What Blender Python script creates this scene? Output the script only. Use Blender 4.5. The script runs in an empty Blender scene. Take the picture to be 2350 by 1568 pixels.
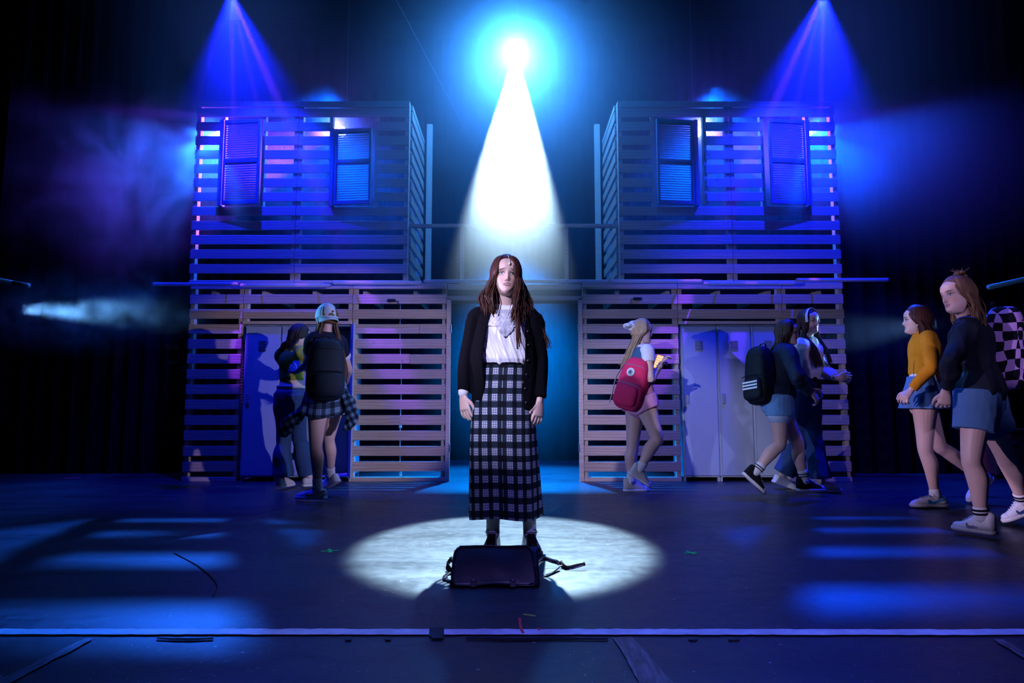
import bpy, bmesh, math, random
import numpy as np
from mathutils import Vector, Matrix, Quaternion, noise
random.seed(7)
S = bpy.context.scene
COL = S.collection
R = math.radians
PI = math.pi
# ------------------------------------------------------------------ camera
F_PX, HC = 1500.0, 0.83
PITCH = math.atan(144.0 / F_PX)
cam = bpy.data.cameras.new('camera')
cam.sensor_width = 36.0
cam.lens = 36.0 * F_PX / 2350.0
cam.clip_start = 0.02
camo = bpy.data.objects.new('camera', cam)
camo.location = (0, 0, HC)
camo.rotation_euler = (R(90) + PITCH, 0, 0)
COL.objects.link(camo)
S.camera = camo
cP, sP = math.cos(PITCH), math.sin(PITCH)
def at(px, py, Y):
    """the world point at depth Y that the photograph shows at (px, py)"""
    u, v = (px - 1175) / F_PX, (784 - py) / F_PX
    t = Y / (cP - v * sP)
    return Vector((u * t, Y, HC + t * (sP + v * cP)))
def fl(px, py, z=0.0):
    """the floor point seen at (px, py)"""
    u, v = (px - 1175) / F_PX, (784 - py) / F_PX
    t = (z - HC) / (sP + v * cP)
    return Vector((u * t, t * (cP - v * sP), z))
# ------------------------------------------------------------------ world, exposure
S.view_settings.view_transform = 'Standard'
S.view_settings.look = 'None'
S.view_settings.gamma = 1.0
S.view_settings.exposure = 0.0
S.view_settings.use_curve_mapping = False
S.cycles.volume_bounces = 0
S.cycles.max_bounces = 3
S.cycles.light_sampling_threshold = 0.05
S.cycles.diffuse_bounces = 1
S.cycles.glossy_bounces = 2
S.cycles.adaptive_threshold = 0.08
S.cycles.transmission_bounces = 2
S.cycles.sample_clamp_indirect = 3.0
S.cycles.volume_step_rate = 1.0
S.cycles.volume_max_steps = 64
W = bpy.data.worlds.new('world')
S.world = W
W.use_nodes = True
W.node_tree.nodes['Background'].inputs[0].default_value = (0.0, 0.02, 0.09, 1)
W.node_tree.nodes['Background'].inputs[1].default_value = 0.02
# ------------------------------------------------------------------ lights
def aim(o, target):
    d = Vector(target) - o.location
    o.rotation_euler = d.to_track_quat('-Z', 'Y').to_euler()
def spot(name, loc, target, color, power, angle, blend=0.3, radius=0.04):
    l = bpy.data.lights.new(name, 'SPOT')
    l.color = color; l.energy = power; l.spot_size = R(angle); l.spot_blend = blend
    l.shadow_soft_size = radius
    o = bpy.data.objects.new(name, l)
    o.location = loc
    COL.objects.link(o); aim(o, target)
    return o
def point(name, loc, color, power, radius=0.04):
    l = bpy.data.lights.new(name, 'POINT')
    l.color = color; l.energy = power; l.shadow_soft_size = radius
    o = bpy.data.objects.new(name, l); o.location = loc
    COL.objects.link(o)
    return o
LAMP = at(1183, 140, 7.5)
BEAM_T = Vector((-0.045, 4.03, 0))
spot('top_light', LAMP, BEAM_T, (0.52, 0.80, 1.0), 60000, 17.0, 0.28, 0.05)
point('top_halo_fill', LAMP + Vector((0, -0.30, -0.04)), (0.035, 0.27, 1.0), 640, 0.06)  # added point light, stands in for the halo of scattered light
# fans of blue and violet light over both ends of the stage
for sx, px in ((-1, 530), (1, 1890)):
    src = at(px, -14, 6.3)
    spot('fan_wash', src, src + Vector((0.06 * -sx, 0.30, -1)), (0.003, 0.010, 1.0), 2300 if sx < 0 else 3000, 70, 0.7, 0.03)
    for k, (dx, a, p) in enumerate(((-0.42, 2.0, 60), (-0.04, 3.2, 130), (0.20, 3.5, 60), (0.42, 6, 110))):
        spot('fan_ray', src, src + Vector((dx * -sx, 0.24, -1)), (0.17, 0.035, 1.0), p * 50, a, 0.6, 0.02)
# four lamps behind the slatted upper rooms
LW = [(497, 306, -1, (0.008, 0.12, 1.0), 1100), (781, 297, -1, (0.12, 0.030, 1.0), 7000),
      (1605, 298, 1, (0.065, 0.02, 1.0), 4200), (1862, 297, 1, (0.003, 0.065, 1.0), 1500)]
UP_LAMPS = []
for px, py, sx, c, p in LW:
    pos = at(px, py, 8.1)
    UP_LAMPS.append((pos, sx, c))
    spot('room_lamp', pos, pos + (Vector((sx * 0.75, -0.90, -1.05)) if abs(px - 1175) > 500 else Vector((sx * 1.0, -0.55, -0.55))), c, p, 72 if abs(px - 1175) > 500 else 50, 0.45, 0.03)
    point('lamp_halo_fill', pos + Vector((0, -0.16, 0)), c, 80 if px == 1605 else 34, 0.03)  # added point light for the glow round each lamp
for k, tx in ((0, -2.15), (3, 2.25)):
    spot('floor_band_fill', UP_LAMPS[k][0], (tx, 3.1, 0), (0.012, 0.13, 1.0) if k == 0 else (0.0, 0.05, 1.0), 3800, 29, 0.4, 0.025)  # extra spots at the outer lamps, added to strengthen the floor bands
for x in (-2.3, 2.5): spot('room_fill', (x, 7.75, 4.75), (x, 7.6, 2.2), (0.0, 0.09, 1.0), 1500, 100, 0.8, 0.1)  # unseen lamps added to turn the upper rooms' haze blue
# blue washes from above and behind, added fills, low side lights
spot('blue_wash', (-1.2, 5.6, 6.4), (-0.6, 2.2, 0), (0.0, 0.14, 1.0), 420, 42, 0.9, 0.2)
spot('blue_wash', (2.6, 5.4, 6.4), (2.0, 2.4, 0), (0.0, 0.03, 1.0), 800, 46, 0.9, 0.2)
spot('apron_fill', (0.6, -1.5, 4.5), (0.6, 2.4, 0), (0.26, 0.20, 1.0), 560, 42, 0.8, 0.2)  # unseen lamp added to brighten the white tape line
spot('upper_fill', (0.0, 1.2, 6.4), (0.0, 7.2, 3.2), (0.0, 0.10, 1.0), 700, 50, 0.8, 0.2)  # unseen lamp added to give the upper slats their blue veil
spot('blue_back_wash', (0.1, 9.3, 5.6), (0.0, 6.4, 0), (0.0, 0.20, 1.0), 500, 40, 0.9, 0.2)
spot('door_fill', (0.05, 9.6, 3.4), (0.0, 7.7, 0.6), (0.0, 0.22, 1.0), 7000, 60, 0.8, 0.1)  # added lamp without a fixture, for the blue glow behind the doorway
spot('side_beam', (-4.75, 6.2, 1.74), (-1.6, 5.82, 1.58), (0.14, 0.48, 1.0), 1100, 15, 0.6, 0.06)
spot('side_beam', at(2172, 742, 6.6), (1.0, 6.5, 1.30), (0.22, 0.52, 1.0), 420, 26, 0.5, 0.05)
# front-of-house cross light: pale lavender
spot('front_cross_light', (-4.6, 1.2, 1.75), (2.1, 6.9, 1.05), (0.44, 0.48, 1.0), 850, 20, 0.4, 0.04)
spot('front_cross_light', (4.3, 1.0, 1.9), (-1.75, 7.0, 1.05), (0.54, 0.50, 1.0), 1600, 18.5, 0.4, 0.04)
spot('side_key', (-4.5, 3.45, 1.9), (3.25, 4.75, 0.95), (0.72, 0.54, 0.95), 1700, 17, 0.6, 0.04)
spot('side_key', (-4.4, 1.5, 1.9), (2.95, 4.2, 0.85), (0.66, 0.52, 1.0), 1300, 13, 0.6, 0.04)
spot('right_front_fill', (3.4, -0.8, 2.6), (3.3, 4.3, 1.35), (0.50, 0.40, 1.0), 330, 15, 0.6, 0.04)  # unseen lamp added to brighten the checkered backpack
spot('face_light', (-2.2, -0.6, 2.9), (-0.05, 3.87, 1.33), (0.64, 0.62, 1.0), 1700, 20, 0.6, 0.05)
# ------------------------------------------------------------------ materials
MATS = {}
def mat(name, color=(0.5, 0.5, 0.5), rough=0.6, metal=0.0, emit=None, es=1.0, spec=None):
    if name in MATS: return MATS[name]
    m = bpy.data.materials.new(name); m.use_nodes = True
    b = m.node_tree.nodes['Principled BSDF']
    b.inputs['Base Color'].default_value = (*color, 1)
    b.inputs['Roughness'].default_value = rough
    b.inputs['Metallic'].default_value = metal
    if spec is not None: b.inputs['Specular IOR Level'].default_value = spec
    if emit:
        b.inputs['Emission Color'].default_value = (*emit, 1)
        b.inputs['Emission Strength'].default_value = es
    MATS[name] = m
    return m
class NT:
    """small helper round a node tree"""
    def __init__(s, m): s.t = m.node_tree; s.b = s.t.nodes['Principled BSDF']
    def n(s, typ, **kw):
        x = s.t.nodes.new(typ)
        for k, v in kw.items():
            if k.startswith('_'): x.inputs[k[1:]].default_value = v
            else: setattr(x, k, v)
        return x
    def l(s, a, b): s.t.links.new(a, b)
    def math(s, op, a, b=None, clamp=False):
        x = s.t.nodes.new('ShaderNodeMath'); x.operation = op; x.use_clamp = clamp
        for i, v in enumerate((a, b)):
            if v is None: continue
            if isinstance(v, (int, float)): x.inputs[i].default_value = v
            else: s.l(v, x.inputs[i])
        return x.outputs[0]
    def mix(s, f, a, b):
        x = s.t.nodes.new('ShaderNodeMix'); x.data_type = 'RGBA'
        if isinstance(f, (int, float)): x.inputs[0].default_value = f
        else: s.l(f, x.inputs[0])
        for i, v in ((6, a), (7, b)):
            if isinstance(v, tuple): x.inputs[i].default_value = (*v, 1) if len(v) == 3 else v
            else: s.l(v, x.inputs[i])
        return x.outputs[2]
    def ramp(s, f, stops):
        x = s.t.nodes.new('ShaderNodeValToRGB'); e = x.color_ramp.elements
        while len(e) < len(stops): e.new(0.5)
        for k, (p, c) in enumerate(stops):
            e[k].position = p; e[k].color = (*c, 1) if len(c) == 3 else c
        s.l(f, x.inputs[0]); return x.outputs[0]
    def bump(s, h, strength=0.3, dist=0.01):
        x = s.t.nodes.new('ShaderNodeBump'); x.inputs['Strength'].default_value = strength
        x.inputs['Distance'].default_value = dist
        s.l(h, x.inputs['Height']); s.l(x.outputs[0], s.b.inputs['Normal'])
def noise_node(t, vec, scale, detail=3, rough=0.5, dist=0.0):
    x = t.n('ShaderNodeTexNoise', _Scale=scale, _Detail=detail, _Roughness=rough, _Distortion=dist)
    t.l(vec, x.inputs['Vector']); return x.outputs['Fac']
def wood_mat(name, c1, c2, rough=0.65):
    m = mat(name, c1, rough); t = NT(m)
    tc = t.n('ShaderNodeTexCoord'); oi = t.n('ShaderNodeObjectInfo')
    off = t.n('ShaderNodeVectorMath', operation='MULTIPLY_ADD')
    cb = t.n('ShaderNodeCombineXYZ')
    for k in range(3): t.l(t.math('MULTIPLY', oi.outputs['Random'], (37.0, 11.0, 53.0)[k]), cb.inputs[k])
    off.inputs[1].default_value = (1.2, 1.0, 7.0)
    t.l(tc.outputs['Object'], off.inputs[0]); t.l(cb.outputs[0], off.inputs[2])
    n1 = noise_node(t, off.outputs[0], 2.2, 5, 0.6, 1.6)
    w = t.n('ShaderNodeTexWave', wave_type='RINGS', _Scale=1.4, _Distortion=6.0, _Detail=2.5)
    t.l(off.outputs[0], w.inputs['Vector'])
    f = t.math('ADD', t.math('MULTIPLY', n1, 0.55), t.math('MULTIPLY', w.outputs['Fac'], 0.45))
    c = t.mix(f, c1, c2)
    v = t.n('ShaderNodeTexVoronoi', _Scale=2.6)
    o2 = t.n('ShaderNodeVectorMath', operation='MULTIPLY_ADD'); o2.inputs[1].default_value = (1, 0.2, 1.0)
    t.l(tc.outputs['Object'], o2.inputs[0]); t.l(cb.outputs[0], o2.inputs[2]); t.l(o2.outputs[0], v.inputs['Vector'])
    k = t.ramp(v.outputs['Distance'], [(0.03, (1, 1, 1)), (0.075, (0, 0, 0))])
    c = t.mix(t.math('MULTIPLY', k, 0.75), c, tuple(x * 0.28 for x in c2))
    c = t.mix(t.math('MULTIPLY', oi.outputs['Random'], 0.28), c, tuple(x * 0.6 for x in c2))
    t.l(c, t.b.inputs['Base Color'])
    t.bump(f, 0.15, 0.004)
    return m
PINE = wood_mat('pine_plywood', (0.60, 0.43, 0.31), (0.36, 0.23, 0.15))
TIMBER = wood_mat('pine_timber', (0.66, 0.50, 0.38), (0.46, 0.32, 0.22))
BLACK = mat('black_metal', (0.012, 0.012, 0.014), 0.5, 0.3)
GREYM = mat('brushed_metal', (0.45, 0.46, 0.48), 0.35, 0.9)
TRUNK = mat('pale_trunking', (0.42, 0.44, 0.48), 0.5)
def locker_mat():
    m = mat('locker_paint', (0.30, 0.36, 0.44), 0.45); t = NT(m)
    tc = t.n('ShaderNodeTexCoord')
    n1 = noise_node(t, tc.outputs['Object'], 3.0, 4, 0.6)
    t.l(t.mix(n1, (0.27, 0.33, 0.41), (0.37, 0.42, 0.50)), t.b.inputs['Base Color'])
    return m
LOCKER = locker_mat()
def drape_mat():
    m = mat('black_drape', (0.0025, 0.003, 0.0045), 0.95, spec=0.05)
    return m
DRAPE = drape_mat()
def floor_mat():
    m = mat('stage_floor_paint', (0.02, 0.02, 0.022), 0.4); t = NT(m)
    tc = t.n('ShaderNodeTexCoord'); vec = tc.outputs['Object']
    st = t.n('ShaderNodeVectorMath', operation='MULTIPLY'); st.inputs[1].default_value = (0.35, 1.6, 1); t.l(vec, st.inputs[0])
    a = noise_node(t, st.outputs[0], 3.5, 8, 0.65, 0.5)
    b = noise_node(t, vec, 16, 6, 0.7)
    base = t.mix(a, (0.011, 0.012, 0.016), (0.034, 0.036, 0.044))
    # pale scuffs dragged along the boards
    sc = t.n('ShaderNodeVectorMath', operation='MULTIPLY'); sc.inputs[1].default_value = (0.6, 5, 1); t.l(vec, sc.inputs[0])
    s = noise_node(t, sc.outputs[0], 9, 8, 0.75, 1.2)
    s = t.ramp(s, [(0.60, (0, 0, 0)), (0.72, (1, 1, 1))])
    c = t.mix(t.math('MULTIPLY', s, 0.5), base, (0.11, 0.11, 0.12))
    v = t.n('ShaderNodeTexVoronoi', _Scale=11.0, _Randomness=1.0); t.l(vec, v.inputs['Vector'])
    k = t.ramp(v.outputs['Distance'], [(0.04, (1, 1, 1)), (0.085, (0, 0, 0))])
    k2 = noise_node(t, vec, 3.1, 3)
    k = t.math('MULTIPLY', k, t.math('GREATER_THAN', k2, 0.53))
    v3 = t.n('ShaderNodeTexVoronoi', _Scale=34.0, _Randomness=1.0); t.l(vec, v3.inputs['Vector'])
    k3 = t.math('MULTIPLY', t.ramp(v3.outputs['Distance'], [(0.07, (1, 1, 1)), (0.13, (0, 0, 0))]), t.math('GREATER_THAN', noise_node(t, vec, 1.3, 4, .7), 0.53))
    k = t.math('MAXIMUM', k, k3)
    c = t.mix(t.math('MULTIPLY', k, 0.8), c, (0.35, 0.35, 0.36))
    t.l(c, t.b.inputs['Base Color'])
    r = t.math('ADD', t.math('MULTIPLY', b, 0.30), t.math('MULTIPLY', a, 0.30))
    r = t.math('ADD', r, 0.10)
    t.l(r, t.b.inputs['Roughness'])
    t.bump(t.math('ADD', b, t.math('MULTIPLY', s, 0.5)), 0.22, 0.004)
    t.b.inputs['Specular IOR Level'].default_value = 0.5
    return m
FLOOR = floor_mat()
# ------------------------------------------------------------------ mesh helpers
def bm_box(bm, c, s, rot=None):
    r = bmesh.ops.create_cube(bm, size=1.0)
    M = Matrix.Translation(Vector(c)) @ (rot.to_4x4() if rot else Matrix()) @ Matrix.Diagonal((*s, 1))
    bmesh.ops.transform(bm, matrix=M, verts=r['verts'])
    return r['verts']
def bm_cyl(bm, a, b, r1, r2=None, seg=14):
    a, b = Vector(a), Vector(b); d = b - a
    r = bmesh.ops.create_cone(bm, cap_ends=True, segments=seg, radius1=r1, radius2=r1 if r2 is None else r2, depth=d.length)
    M = Matrix.Translation((a + b) / 2) @ d.to_track_quat('Z', 'Y').to_matrix().to_4x4()
    bmesh.ops.transform(bm, matrix=M, verts=r['verts'])
    return r['verts']
def link(name, me, m=None, parent=None, smooth=False, **props):
    o = bpy.data.objects.new(name, me); COL.objects.link(o)
    if m is not None and not me.materials:
        for x in (m if isinstance(m, (list, tuple)) else [m]): me.materials.append(x)
    if smooth: me.polygons.foreach_set('use_smooth', [True] * len(me.polygons))
    if parent is not None: o.parent = parent
    for k, v in props.items(): o[k] = v
    return o
def obj(name, bm, m, parent=None, bevel=0.0, smooth=False, **props):
    if bevel: bmesh.ops.bevel(bm, geom=bm.edges[:], offset=bevel, segments=1, affect='EDGES', clamp_overlap=True)
    me = bpy.data.meshes.new(name); bm.to_mesh(me); bm.free()
    return link(name, me, m, parent, smooth, **props)
def boxobj(name, c, s, m, parent=None, bevel=0.0, rot=None, **props):
    bm = bmesh.new(); bm_box(bm, (0, 0, 0), s, rot)
    o = obj(name, bm, m, parent, bevel, **props); o.location = Vector(c)
    return o
def empty(name, loc=(0, 0, 0), **props):
    o = bpy.data.objects.new(name, None); o.empty_display_size = 0.1
    o.location = loc; COL.objects.link(o)
    for k, v in props.items(): o[k] = v
    return o
def thing(name, label, category, loc=(0, 0, 0), group=None):
    o = empty(name, loc, label=label, category=category)
    if group: o['group'] = group
    return o
def tag(o, label, category, group=None):
    o['label'] = label; o['category'] = category
    if group: o['group'] = group
    return o
# ================================================================== SETTING
YW = 7.15                      # front face of the slatted set
bm = bmesh.new(); bm_box(bm, (0, 6.25, -0.05), (16, 7.54, 0.1)); obj('floor', bm, FLOOR, kind='structure')
bm = bmesh.new(); bm_box(bm, (0, 0.96, -0.055), (16, 3.02, 0.1)); obj('trim_1', bm, FLOOR, kind='structure', label='apron boards in front of the white tape line')
bm = bmesh.new(); bm_box(bm, (0, 10.05, 3.5), (16, 0.1, 7.2)); obj('wall_back', bm, mat('black_wall', (0.003, 0.004, 0.006), 0.95, spec=0.05), kind='structure')
bm = bmesh.new(); bm_box(bm, (-7.0, 5, 3.5), (0.1, 10, 7.2)); obj('wall_left', bm, MATS['black_wall'], kind='structure')
bm = bmesh.new(); bm_box(bm, (7.0, 5, 3.5), (0.1, 10, 7.2)); obj('wall_right', bm, MATS['black_wall'], kind='structure')
bm = bmesh.new(); bm_box(bm, (0, 5, 7.05), (14.2, 10.2, 0.1)); obj('ceiling', bm, MATS['black_wall'], kind='structure')
def drape(name, x0, x1, y, z1, label, folds=9, amp=0.05, group=None, ry=0.0):
    n = folds * 10; me = bpy.data.meshes.new(name); vs = []; fs = []
    rows = (0.01, z1 * 0.5, z1)
    for side in (0, 1):
        for k, z in enumerate(rows):
            for i in range(n + 1):
                u = i / n; a = amp * (1.1 - 0.3 * k)
                yy = y + a * math.sin(u * folds * 2 * PI + 0.8 * math.sin(u * 17)) + side * 0.012 + ry * (u - 0.5)
                vs.append((x0 + (x1 - x0) * u + 0.01 * math.sin(u * 31 + k), yy, z))
    m = n + 1
    for side in (0, 1):
        for k in range(2):
            for i in range(n):
                a = side * 3 * m + k * m + i
                f = (a, a + 1, a + 1 + m, a + m)
                fs.append(f if side == 0 else f[::-1])
    me.from_pydata(vs, [], fs)
    o = link(name, me, DRAPE, None, True)
    return tag(o, label, 'curtain', group)
drape('stage_curtain', -6.8, -0.02, 9.85, 6.6, 'black folded backdrop curtain behind the left half of the set', 30)
drape('stage_curtain', 0.02, 6.8, 9.85, 6.6, 'black folded backdrop curtain behind the right half of the set', 30)
drape('leg_curtain', -6.6, -3.95, 8.0, 6.6, 'black leg curtain beside the left end of the slatted set', 12)
drape('leg_curtain', 3.95, 6.6, 8.0, 6.6, 'black leg curtain beside the right end of the slatted set', 12)
drape('leg_curtain', -6.6, -4.72, 5.9, 6.6, 'black leg curtain nearest the left edge, hiding the side lamp', 9)
drape('leg_curtain', 5.05, 6.6, 6.2, 6.6, 'black leg curtain at the far right behind the checkered backpack', 8)
# ------------------------------------------------------------------ slatted panels
PITCH_Z = 0.1663
slat_cache = {}
def slat_mesh(w, h, kind='slat'):
    key = (round(w, 3), round(h, 3), kind)
    if key not in slat_cache:
        bm = bmesh.new(); bm_box(bm, (0, 0, 0), (w, 0.018, h))
        bmesh.ops.bevel(bm, geom=bm.edges[:], offset=0.002, segments=1, affect='EDGES')
        me = bpy.data.meshes.new(kind); bm.to_mesh(me); bm.free(); me.materials.append(PINE)
        slat_cache[key] = me
    return slat_cache[key]
def slats(parent, x0, x1, y, zs, h=0.105, splits=None, rnd=0.002):
    for k, z in enumerate(zs):
        segs = [(x0, x1)]
        if splits and k in splits: segs = [(x0, splits[k] - 0.0015), (splits[k] + 0.0015, x1)]
        for a, b in segs:
            o = link('slat', slat_mesh(b - a, h), None, parent)
            o.location = Vector(((a + b) / 2, y + random.uniform(-rnd, rnd), z + random.uniform(-rnd, rnd))) - parent.location
            o.rotation_euler = (0, random.uniform(-0.0015, 0.0015), 0)
def studs(parent, xs, z0, z1, y, w=0.045, d=0.07):
    for x in xs:
        boxobj('stud', Vector((x, y, (z0 + z1) / 2)) - parent.location, (w, d, z1 - z0), TIMBER, parent, 0.002)
def rail(parent, x0, x1, z, y, h=0.045, d=0.07, name='rail'):
    boxobj(name, Vector(((x0 + x1) / 2, y, z)) - parent.location, (x1 - x0, d, h), TIMBER, parent, 0.002)
GAP0 = 0.077
def low_zs(k0, k1): return [GAP0 + PITCH_Z * (k + 0.5) for k in range(k0, k1)]     # slat centres
def low_panel(label, x0, x1, k0=0, k1=12, splits=None, inner=()):
    z0 = 0.0 if k0 == 0 else GAP0 + PITCH_Z * k0 - 0.03
    t = thing('slatted_flat', label, 'stage flat', ((x0 + x1) / 2, YW, 0))
    slats(t, x0, x1, YW + 0.009, low_zs(k0, k1), splits=splits)
    studs(t, [x0 + 0.024, x1 - 0.024] + list(inner), z0 + 0.045 if k0 == 0 else z0, 2.166, YW + 0.056)
    rail(t, x0, x1, 2.14, YW + 0.018, 0.075, 0.036, 'top_rail')
    if k0 == 0: rail(t, x0, x1, 0.024, YW + 0.02, 0.046, 0.05, 'bottom_rail')
    else: rail(t, x0, x1, z0 + 0.015, YW + 0.02, 0.035, 0.05, 'bottom_rail')
    return t
low_panel('narrow floor-level slatted plywood panel at the left end of the set', -3.56, -2.975)
low_panel('short slatted plywood panel above the left lockers', -2.97, -1.765, 10, 12)
low_panel('wide floor-level slatted plywood panel between the open locker door and the doorway', -1.76, -0.725, splits={9: -1.02, 7: -1.12, 3: -1.22})
low_panel('floor-level slatted plywood panel right of the doorway behind the pink backpack', 0.78, 1.83, splits={5: 1.4})
low_panel('short slatted plywood panel above the right lockers', 1.835, 2.985, 10, 12)
low_panel('floor-level slatted plywood panel at the right end of the set behind the headband wearer', 2.99, 3.665)
# upper rooms
UPZ = [2.248 + 0.164 * k for k in range(12)]         # gap centres
def up_zs(k0, k1): return [2.248 + 0.164 * (k + 0.5) for k in range(k0, k1)]
def up_panel(label, x0, x1, opening):
    """front panel of an upper room: full slats below, short slats left and right of the shuttered opening"""
    t = thing('slatted_flat', label, 'stage flat', ((x0 + x1) / 2, YW, 2.17))
    slats(t, x0, x1, YW + 0.009, up_zs(0, 5) + up_zs(11, 12), 0.103)
    a, b = opening
    if a - x0 > 0.1: slats(t, x0, a, YW + 0.009, up_zs(5, 11), 0.103)
    if x1 - b > 0.1: slats(t, b, x1, YW + 0.009, up_zs(5, 11), 0.103)
    studs(t, [x0 + 0.024, x1 - 0.024], 2.19, 4.27, YW + 0.056)
    for x in (a, b):
        if x0 + 0.1 < x < x1 - 0.1: studs(t, [x], 3.02, 4.13, YW + 0.056, 0.035)
    rail(t, x0, x1, 4.235, YW + 0.018, 0.065, 0.036, 'top_rail')
    rail(t, x0, x1, 2.185, YW + 0.03, 0.03, 0.05, 'bottom_rail')
    return t
XS = {}
def xpx(px, z=3.6, Y=YW):
    # x of a vertical line seen at px at mid height of the upper room
    py = 365
    return at(px, py, Y).x
LP0 = up_panel('outer slatted front panel of the left upper room', -3.585, xpx(683) - 0.004, (xpx(508), xpx(602)))
LP1 = up_panel('inner slatted front panel of the left upper room, nearest the spotlight', xpx(683), -1.165, (xpx(757), xpx(862)))
RP0 = up_panel('inner slatted front panel of the right upper room, nearest the spotlight', 1.20, xpx(1676) - 0.004, (xpx(1500), xpx(1620)))
RP1 = up_panel('outer slatted front panel of the right upper room', xpx(1676), 3.665, (xpx(1752), xpx(1857)))
# side returns of the upper rooms
for x, sx, lab in ((-1.165, 1, 'slatted side panel of the left upper room facing the spotlight'), (1.20, -1, 'slatted side panel of the right upper room facing the spotlight')):
    t = thing('slatted_side_flat', lab, 'stage flat', (x, 7.76, 2.17))
    for z in up_zs(0, 12):
        o = link('slat', slat_mesh(1.02, 0.103), None, t); o.location = (sx * 0.012, 0, z - 2.17); o.rotation_euler = (0, 0, R(90))
    for y in (-0.44, 0.0, 0.44): boxobj('stud', (-sx * 0.035, y, 1.05), (0.07, 0.045, 2.08), TIMBER, t, 0.002)
    boxobj('top_rail', (0, 0, 2.065), (0.045, 1.02, 0.06), TIMBER, t, 0.002)
    c = tag(boxobj('timber_post', (x + sx * 0.09, 8.25, 2.17 + 1.15), (0.07, 0.07, 2.3), TIMBER, None, 0.002),
        ('left' if x < 0 else 'right') + ' square timber post standing behind the upper room beside the spotlight', 'post')
# louvred shutters
def shutter(label, xh, w, sx, z0, zm, z1, ang):
    """xh hinge x, opens towards sx; lower and upper louvre fields"""
    t = thing('louvred_shutter', label, 'shutter', (xh, YW - 0.058, z0), 'louvred shutters on the upper rooms')
    m = mat('shutter_paint', (0.10, 0.12, 0.17), 0.6); H = z1 - z0
    boxobj('stile', (sx * 0.012, 0, H / 2), (0.026, 0.03, H), m, t, 0.002)
    boxobj('stile', (sx * (w - 0.012), 0, H / 2), (0.026, 0.03, H), m, t, 0.002)
    for z in (0.02, zm - z0, H - 0.02):
        boxobj('cross_rail', (sx * w / 2, 0, z), (w - 0.05, 0.026, 0.04), m, t, 0.002)
    boxobj('hinge_post', (-sx * 0.035, 0.02, H / 2), (0.045, 0.06, H + 0.02), m, t, 0.002)
    lm = None
    for a, b in ((0.04, zm - z0 - 0.02), (zm - z0 + 0.02, H - 0.04)):
        n = int((b - a) / 0.0262)
        for k in range(n):
            z = a + (k + 0.5) * (b - a) / n
            if lm is None:
                bm = bmesh.new(); bm_box(bm, (0, 0, 0), (w - 0.052, 0.004, 0.026), Matrix.Rotation(R(-35), 3, 'X'))
                lm = bpy.data.meshes.new('louvre'); bm.to_mesh(lm); bm.free(); lm.materials.append(m)
            o = link('louvre', lm, None, t); o.location = (sx * w / 2, 0, z)
    t.rotation_euler = (0, 0, R(ang))
    return t
Zs = [at(560, y, YW).z for y in (474, 376, 282)]
shutter('outer louvred shutter of the left upper room', xpx(519), 0.42, 1, *Zs, -6)
shutter('inner louvred shutter of the left upper room under the violet lamp', xpx(772), 0.42, 1, Zs[0], Zs[1], at(560, 302, YW).z, -6)
shutter('inner louvred shutter of the right upper room left of the brightest violet lamp', xpx(1588), 0.42, -1, *Zs, 6)
shutter('outer louvred shutter of the right upper room', xpx(1843), 0.42, -1, *Zs, 6)
# deck between and behind, door frame, railing
t = thing('upper_deck', 'timber upper deck carrying both slatted rooms above the doorway', 'platform', (0, 7.8, 2.1))
DECKM = mat('deck_black', (0.03, 0.032, 0.04), 0.7)
boxobj('deck_board', (0.05, 0.06, 0.035), (7.2, 1.04, 0.018), DECKM, t)
boxobj('fascia', (0.028, -0.585, 0.035), (1.49, 0.02, 0.06), TIMBER, t, 0.002)
for k in range(13):
    if abs(-3.4 + k * 0.575) > .8: boxobj('joist', (-3.4 + k * 0.575, 0.06, -0.01), (0.045, 1.0, 0.07), TIMBER, t)
RY = 7.22
t = thing('deck_railing', 'pale timber railing across the deck behind the bright beam', 'railing', (0.03, RY, 2.17))
zr = at(1180, 519, RY).z
xl, xr = -1.15, 1.20
boxobj('hand_rail', ((xl + xr) / 2 - 0.03, 0, zr - 2.17), (xr - xl, 0.045, 0.04), TIMBER, t, 0.002)
for px in (1060, 1300): boxobj('baluster', (at(px, 580, RY).x - 0.03, 0, (zr - 2.19) / 2), (0.04, 0.04, zr - 2.19), TIMBER, t, 0.002)
t = thing('door_frame', 'pale timber door frame in the middle of the set behind the lead performer', 'door frame', (0.03, YW, 0))
for x, s in ((-0.70, 1), (0.755, -1)):
    boxobj('jamb', (x - 0.03, 0.03, 1.0), (0.045, 0.07, 2.0), TIMBER, t, 0.002)
    for z in (1.66, 0.36):
        h = boxobj('hinge', (x - 0.03 + s * 0.028, 0.0, z), (0.012, 0.03, 0.09), GREYM, t, 0.002)
boxobj('header', (0.0, 0.03, 2.0), (1.50, 0.07, 0.04), TIMBER, t, 0.002)
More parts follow.
